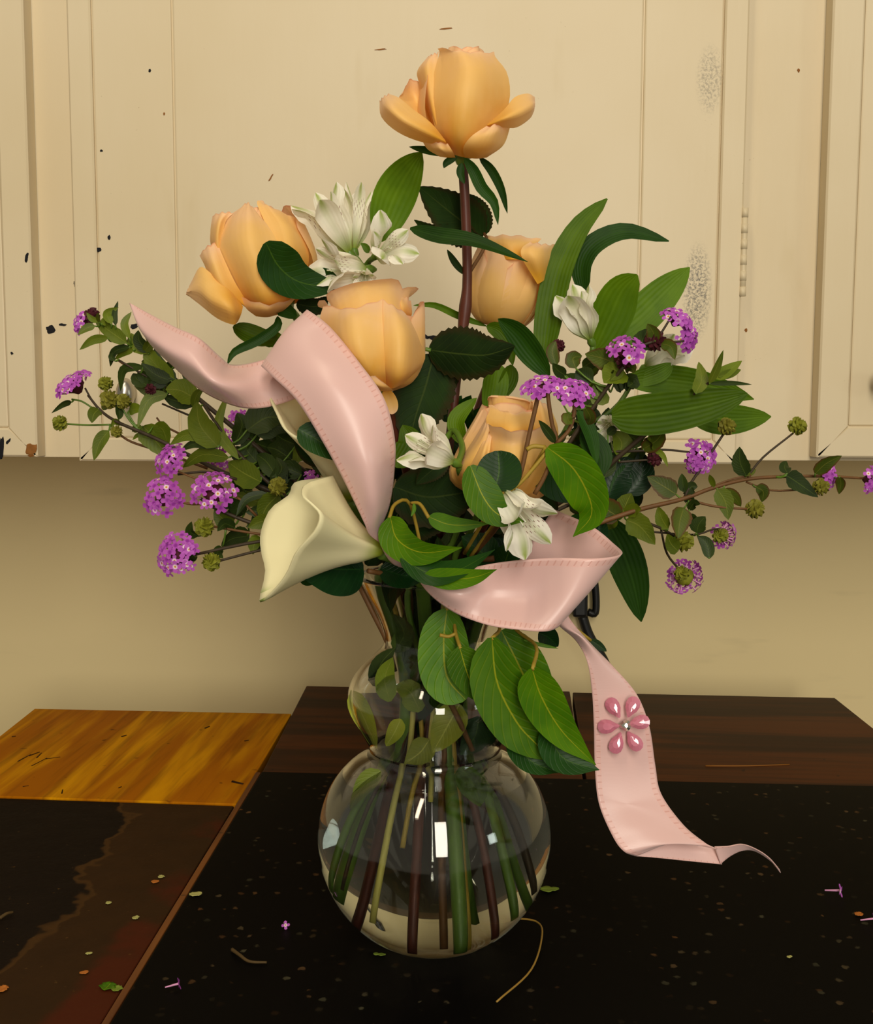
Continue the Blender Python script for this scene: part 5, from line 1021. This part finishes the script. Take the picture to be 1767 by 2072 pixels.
ribbon('upper_tail', [((262, 613, -0.03), (266, 622, -0.03)), ((300, 634, -0.035), (285, 664, -0.045), (300, 690, -0.035)), ((352, 661, -0.05), (330, 702, -0.062), (352, 742, -0.045)), ((402, 684, -0.06), (385, 735, -0.072), (402, 786, -0.05)),
                      ((445, 722, -0.05), (430, 768, -0.078), (452, 813, -0.055)), ((472, 739, -0.04), (475, 775, -0.07), (502, 826, -0.06)), ((535, 728, -0.045), (540, 770, -0.055), (558, 820, -0.055)), ((640, 690, -0.04), (640, 740, -0.045), (645, 790, -0.045))])
ribbon('front_loop', [((600, 800, -0.048), (700, 690, -0.04)), ((548, 757, -0.055), (650, 648, -0.05)), ((529, 741, -0.07), (575, 672, -0.07), (622, 627, -0.062)), ((556, 766, -0.085), (612, 715, -0.088), (668, 662, -0.075)), ((602, 812, -0.095), (662, 766, -0.10), (728, 735, -0.088)), ((650, 888, -0.10), (708, 852, -0.106), (778, 808, -0.095)),
                      ((692, 964, -0.10), (742, 930, -0.108), (799, 892, -0.092)), ((722, 1025, -0.098), (758, 995, -0.104), (797, 965, -0.085)), ((738, 1060, -0.095), (766, 1035, -0.096), (788, 1022, -0.075)), ((748, 1082, -0.088), (760, 1078, -0.085), (772, 1070, -0.072)), ((772, 1100, -0.075), (775, 1100, -0.072), (780, 1098, -0.07))])
ribbon('knot', [((768, 1085, -0.075), (775, 1095, -0.085), (784, 1098, -0.075)), ((775, 1112, -0.08), (785, 1112, -0.09), (800, 1108, -0.08)), ((795, 1140, -0.08), (806, 1132, -0.09), (822, 1122, -0.08)), ((825, 1152, -0.08), (834, 1148, -0.088), (848, 1138, -0.08)), ((840, 1165, -0.082), (850, 1158, -0.086), (862, 1150, -0.08))])
ribbon('lower_loop', [((834, 1150, -0.084), (842, 1150, -0.086), (850, 1150, -0.08)), ((866, 1198, -0.09), (884, 1186, -0.098), (900, 1176, -0.086)), ((918, 1238, -0.098), (935, 1202, -0.104), (950, 1152, -0.092)), ((985, 1264, -0.104), (996, 1200, -0.094), (1012, 1138, -0.096)), ((1050, 1274, -0.108), (1075, 1205, -0.096), (1112, 1129, -0.10)),
                      ((1108, 1277, -0.108), (1150, 1210, -0.105), (1205, 1130, -0.104)), ((1136, 1260, -0.096), (1195, 1195, -0.096), (1258, 1121, -0.093)), ((1120, 1240, -0.075), (1180, 1170, -0.078), (1240, 1098, -0.076)), ((1090, 1190, -0.062), (1142, 1128, -0.066), (1196, 1064, -0.064)), ((1040, 1150, -0.05), (1080, 1090, -0.055), (1120, 1030, -0.05))])
ribbon('hanging_tail', [((1090, 1215, -0.06), (1130, 1190, -0.06)), ((1128, 1262, -0.065), (1140, 1262, -0.068), (1152, 1250, -0.066)), ((1166, 1296, -0.066), (1180, 1292, -0.072), (1196, 1303, -0.066)), ((1188, 1338, -0.07), (1212, 1338, -0.07), (1240, 1348, -0.066)), ((1198, 1398, -0.07), (1244, 1398, -0.068), (1288, 1404, -0.064)), ((1202, 1470, -0.07), (1260, 1470, -0.068), (1314, 1470, -0.064)),
                        ((1204, 1550, -0.07), (1264, 1550, -0.068), (1326, 1548, -0.064)), ((1212, 1625, -0.074), (1270, 1620, -0.072), (1338, 1606, -0.068)), ((1240, 1692, -0.082), (1305, 1675, -0.08), (1382, 1668, -0.074)), ((1262, 1722, -0.086), (1340, 1706, -0.084), (1425, 1704, -0.078)), ((1286, 1732, -0.084), (1366, 1705, -0.082), (1452, 1718, -0.076))])
ribbon('tail_underside', [((1284, 1732, -0.083), (1286, 1731, -0.083)), ((1332, 1736, -0.08), (1336, 1708, -0.076)), ((1390, 1742, -0.076), (1392, 1702, -0.07)), ((1430, 1746, -0.074), (1428, 1709, -0.07)), ((1461, 1749, -0.072), (1455, 1719, -0.07))])
ribbon('tail_tip', [((1458, 1748, -0.073), (1446, 1713, -0.075)), ((1478, 1732, -0.07), (1474, 1712, -0.074)), ((1502, 1721, -0.066), (1502, 1708, -0.07)), ((1528, 1722, -0.06), (1530, 1718, -0.064)), ((1560, 1742, -0.058), (1556, 1735, -0.06)), ((1580, 1766, -0.056), (1578, 1760, -0.057))])
# rhinestone flower
def gem_mat(name, c, tr):
    k = NT(name); k.base(c, 0.06, 0.8); k.b.inputs['Transmission Weight'].default_value = tr; k.b.inputs['IOR'].default_value = 1.6; k.b.inputs['Coat Weight'].default_value = 0.6; return k.m
M['gem'] = gem_mat('pink_rhinestone', srgb(244, 150, 176), 0.45); M['gem_c'] = plain('silver_rhinestone', srgb(214, 210, 196), 0.12, 0.7, metal=0.9)
yg = -0.0715; gc = P(1263, 1468, yg); gs = pxm(yg); nrm = (CAM - gc).normalized(); gx = right.copy(); gy = nrm.cross(gx).normalized(); gx = gy.cross(nrm)
orn = bpy.data.objects.new('rhinestone_flower', None); col.objects.link(orn); orn.parent = rib
def gem(cx, cy, dx, dy, Lp, wp, name, mat):
    c = P(cx, cy, yg); d = (gx * dx - gy * dy).normalized(); s = nrm.cross(d); vs = [c + nrm * (0.0032)]; outl = []
    n = 14
    for q in range(n):
        a = 2 * math.pi * q / n; ex = math.cos(a); ey = math.sin(a); wd = wp * (0.5 + 0.5 * (ex + 1) / 2 * 1.25)
        outl.append((ex * Lp, ey * wd * (1 if ex > -0.6 else 0.75)))
    for k, h in ((0.5, 0.0030), (1.0, 0.0012), (1.0, -0.0002)):
        for (ex, ey) in outl: vs.append(c + d * (ex * gs * k) + s * (ey * gs * k) + nrm * h)
    fs = [(0, 1 + q, 1 + (q + 1) % n) for q in range(n)]
    for r in range(2): fs += [(1 + r * n + q, 1 + (r + 1) * n + q, 1 + (r + 1) * n + (q + 1) % n, 1 + r * n + (q + 1) % n) for q in range(n)]
    return mesh(name, vs, fs, orn, M[mat], smooth=False)
for (x, y) in ((1243, 1433), (1279, 1431), (1293, 1462), (1283, 1499), (1249, 1503), (1232, 1470)):
    gem(x, y, x - 1263, y - 1468, 23, 17, 'gem_petal', 'gem')
for q in range(1): gem(1264, 1468, 1, 0, 13, 13, 'gem_centre', 'gem_c')

# ================================================================ scraps on the worktop
def loose_floret(px, py, s, ang, lab):
    c = T(px, py); o = bpy.data.objects.new('fallen_floret', FL[0]); col.objects.link(o); sc = s * pxm(c.y)
    o.rotation_mode = 'XYZ'; o.rotation_euler = (rad(78), 0, rad(ang)); o.scale = (sc, sc, sc * 1.6); o.location = c + Vector((0, 0, sc * 1.0)); tag(o, lab, 'floret', 'fallen mauve florets'); return o
loose_floret(578, 1880, 9, 20, 'tiny fallen mauve floret on granite just left of the vase')
loose_floret(362, 2002, 13, 100, 'fallen mauve floret on granite near the lower left edge strip')
loose_floret(1700, 1815, 14, 60, 'larger fallen mauve floret on granite to the right below the ribbon tip')
loose_floret(1768, 1870, 12, 80, 'fallen mauve floret cut off by the right edge of the picture')
M['scrap_pale'] = plain('pale_petal_scrap', srgb(168, 164, 96), 0.5, 0.3, var=0.2); M['scrap_orange'] = plain('dry_orange_scrap', srgb(176, 104, 40), 0.6, 0.2, var=0.3); M['scrap_green'] = plain('green_scrap', srgb(112, 132, 40), 0.5, 0.3, var=0.2)
def scrap(px, py, L, w_, ang, mat, lab, cat='leaf scrap', name='leaf_scrap', z=0.0, curl=0.3):
    c = T(px, py, z); s = pxm(c.y); d = Vector((math.cos(rad(ang)), math.sin(rad(ang)), 0)); sd = Vector((-d.y, d.x, 0)); rows = []
    n, m = 8, 4; sr = random.Random(int(px * 7 + py))
    for i in range(n + 1):
        t = i / n; row = []; jag = sr.uniform(0.6, 1.25)
        for j in range(m + 1):
            u = -1 + 2 * j / m; ww = w_ * s * PROF['round'](min(max(t, 0.01), 0.99))
            row.append(c + d * ((t - 0.5) * L * s) + sd * (ww * u * jag) + Vector((0, 0, 0.0008 + curl * w_ * s * (u * u * 0.5 + (t - 0.5) ** 2))))
        rows.append(row)
    o = grid(name, [[p - c for p in r] for r in rows], None, M[mat]); o.location = c
    so = o.modifiers.new('thickness', 'SOLIDIFY'); so.thickness = 0.0004; so.offset = 1
    return tag(o, lab, cat, 'scraps on the worktop')
scrap(396, 1812, 26, 12, 15, 'scrap_pale', 'pale cream petal scrap on granite beside the wooden edge strip')
scrap(768, 1933, 26, 5, -8, 'scrap_green', 'narrow yellow-green sliver on granite below the vase')
scrap(1112, 1802, 40, 12, 5, 'scrap_green', 'yellow-green leaf tip lying against the right side of the vase')
scrap(218, 1999, 30, 16, 80, 'ficus', 'small round green leaf on slate at the lower left', z=-0.0028)
scrap(237, 2003, 22, 12, 70, 'scrap_green', 'small olive leaf touching the round green leaf on slate', z=-0.0028)
scrap(314, 1786, 16, 7, 10, 'scrap_orange', 'dry orange crumb on slate near the edge strip', 'crumb', 'dry_crumb', z=-0.0028)
scrap(326, 1776, 12, 7, 70, 'scrap_pale', 'dry cream crumb on slate touching the orange crumb', 'crumb', 'dry_crumb', z=-0.0028)
scrap(275, 1859, 14, 8, 60, 'scrap_pale', 'pale triangular crumb in the middle of the slate stain', 'crumb', 'dry_crumb', z=-0.0028)
scrap(220, 1829, 11, 7, 0, 'scrap_pale', 'round tan crumb on the slate stain edge', 'crumb', 'dry_crumb', z=-0.0028)
scrap(170, 1970, 18, 7, 20, 'scrap_orange', 'orange petal flake on slate left of the round green leaf', 'crumb', 'petal_flake', z=-0.0028)
scrap(180, 1931, 14, 4, 15, 'scrap_pale', 'cream curled sliver on slate above the orange flake', 'crumb', 'petal_flake', z=-0.0028)
scrap(4, 2004, 26, 12, 60, 'scrap_orange', 'dry orange leaf piece at the left edge of the slate', 'leaf scrap', 'leaf_scrap', z=-0.0028)
scrap(1738, 1852, 18, 8, 30, 'scrap_orange', 'orange crumb on granite next to the right-hand fallen floret', 'crumb', 'dry_crumb')
scrap(1598, 1938, 12, 4, 30, 'scrap_pale', 'pale speck of petal on granite in the lower right', 'crumb', 'petal_flake')
M['straw'] = plain('dry_grass', srgb(150, 116, 48), 0.5, 0.3); M['twig'] = plain('dry_twig', srgb(78, 60, 32), 0.6, 0.2, var=0.3)
def strand(name, pts, r0, r1, mat, lab, cat, z=0.0):
    p3 = [T(x, y, z) + Vector((0, 0, 0.0014 + h)) for x, y, h in pts]; o = tube(name, [p - p3[0] for p in p3], r0, r1, None, M[mat], n=24, k=6); o.location = p3[0]; return tag(o, lab, cat)
strand('grass_strand', [(1040, 1862, 0), (1085, 1875, 0.002), (1097, 1905, 0.003), (1075, 1970, 0.001), (1005, 2032, 0)], 0.0006, 0.0006, 'straw', 'thin dry grass strand curling from under the vase', 'grass strand')
strand('dry_twig', [(470, 1926, 0), (485, 1940, 0.001), (505, 1950, 0), (540, 1952, 0)], 0.0012, 0.0007, 'twig', 'small brown twig on granite at the lower left of the vase', 'twig')
strand('dry_twig', [(0, 1862, 0), (14, 1856, 0.001), (26, 1850, 0)], 0.0012, 0.0008, 'twig', 'short brown twig at the left edge of the slate', 'twig', z=-0.0028)
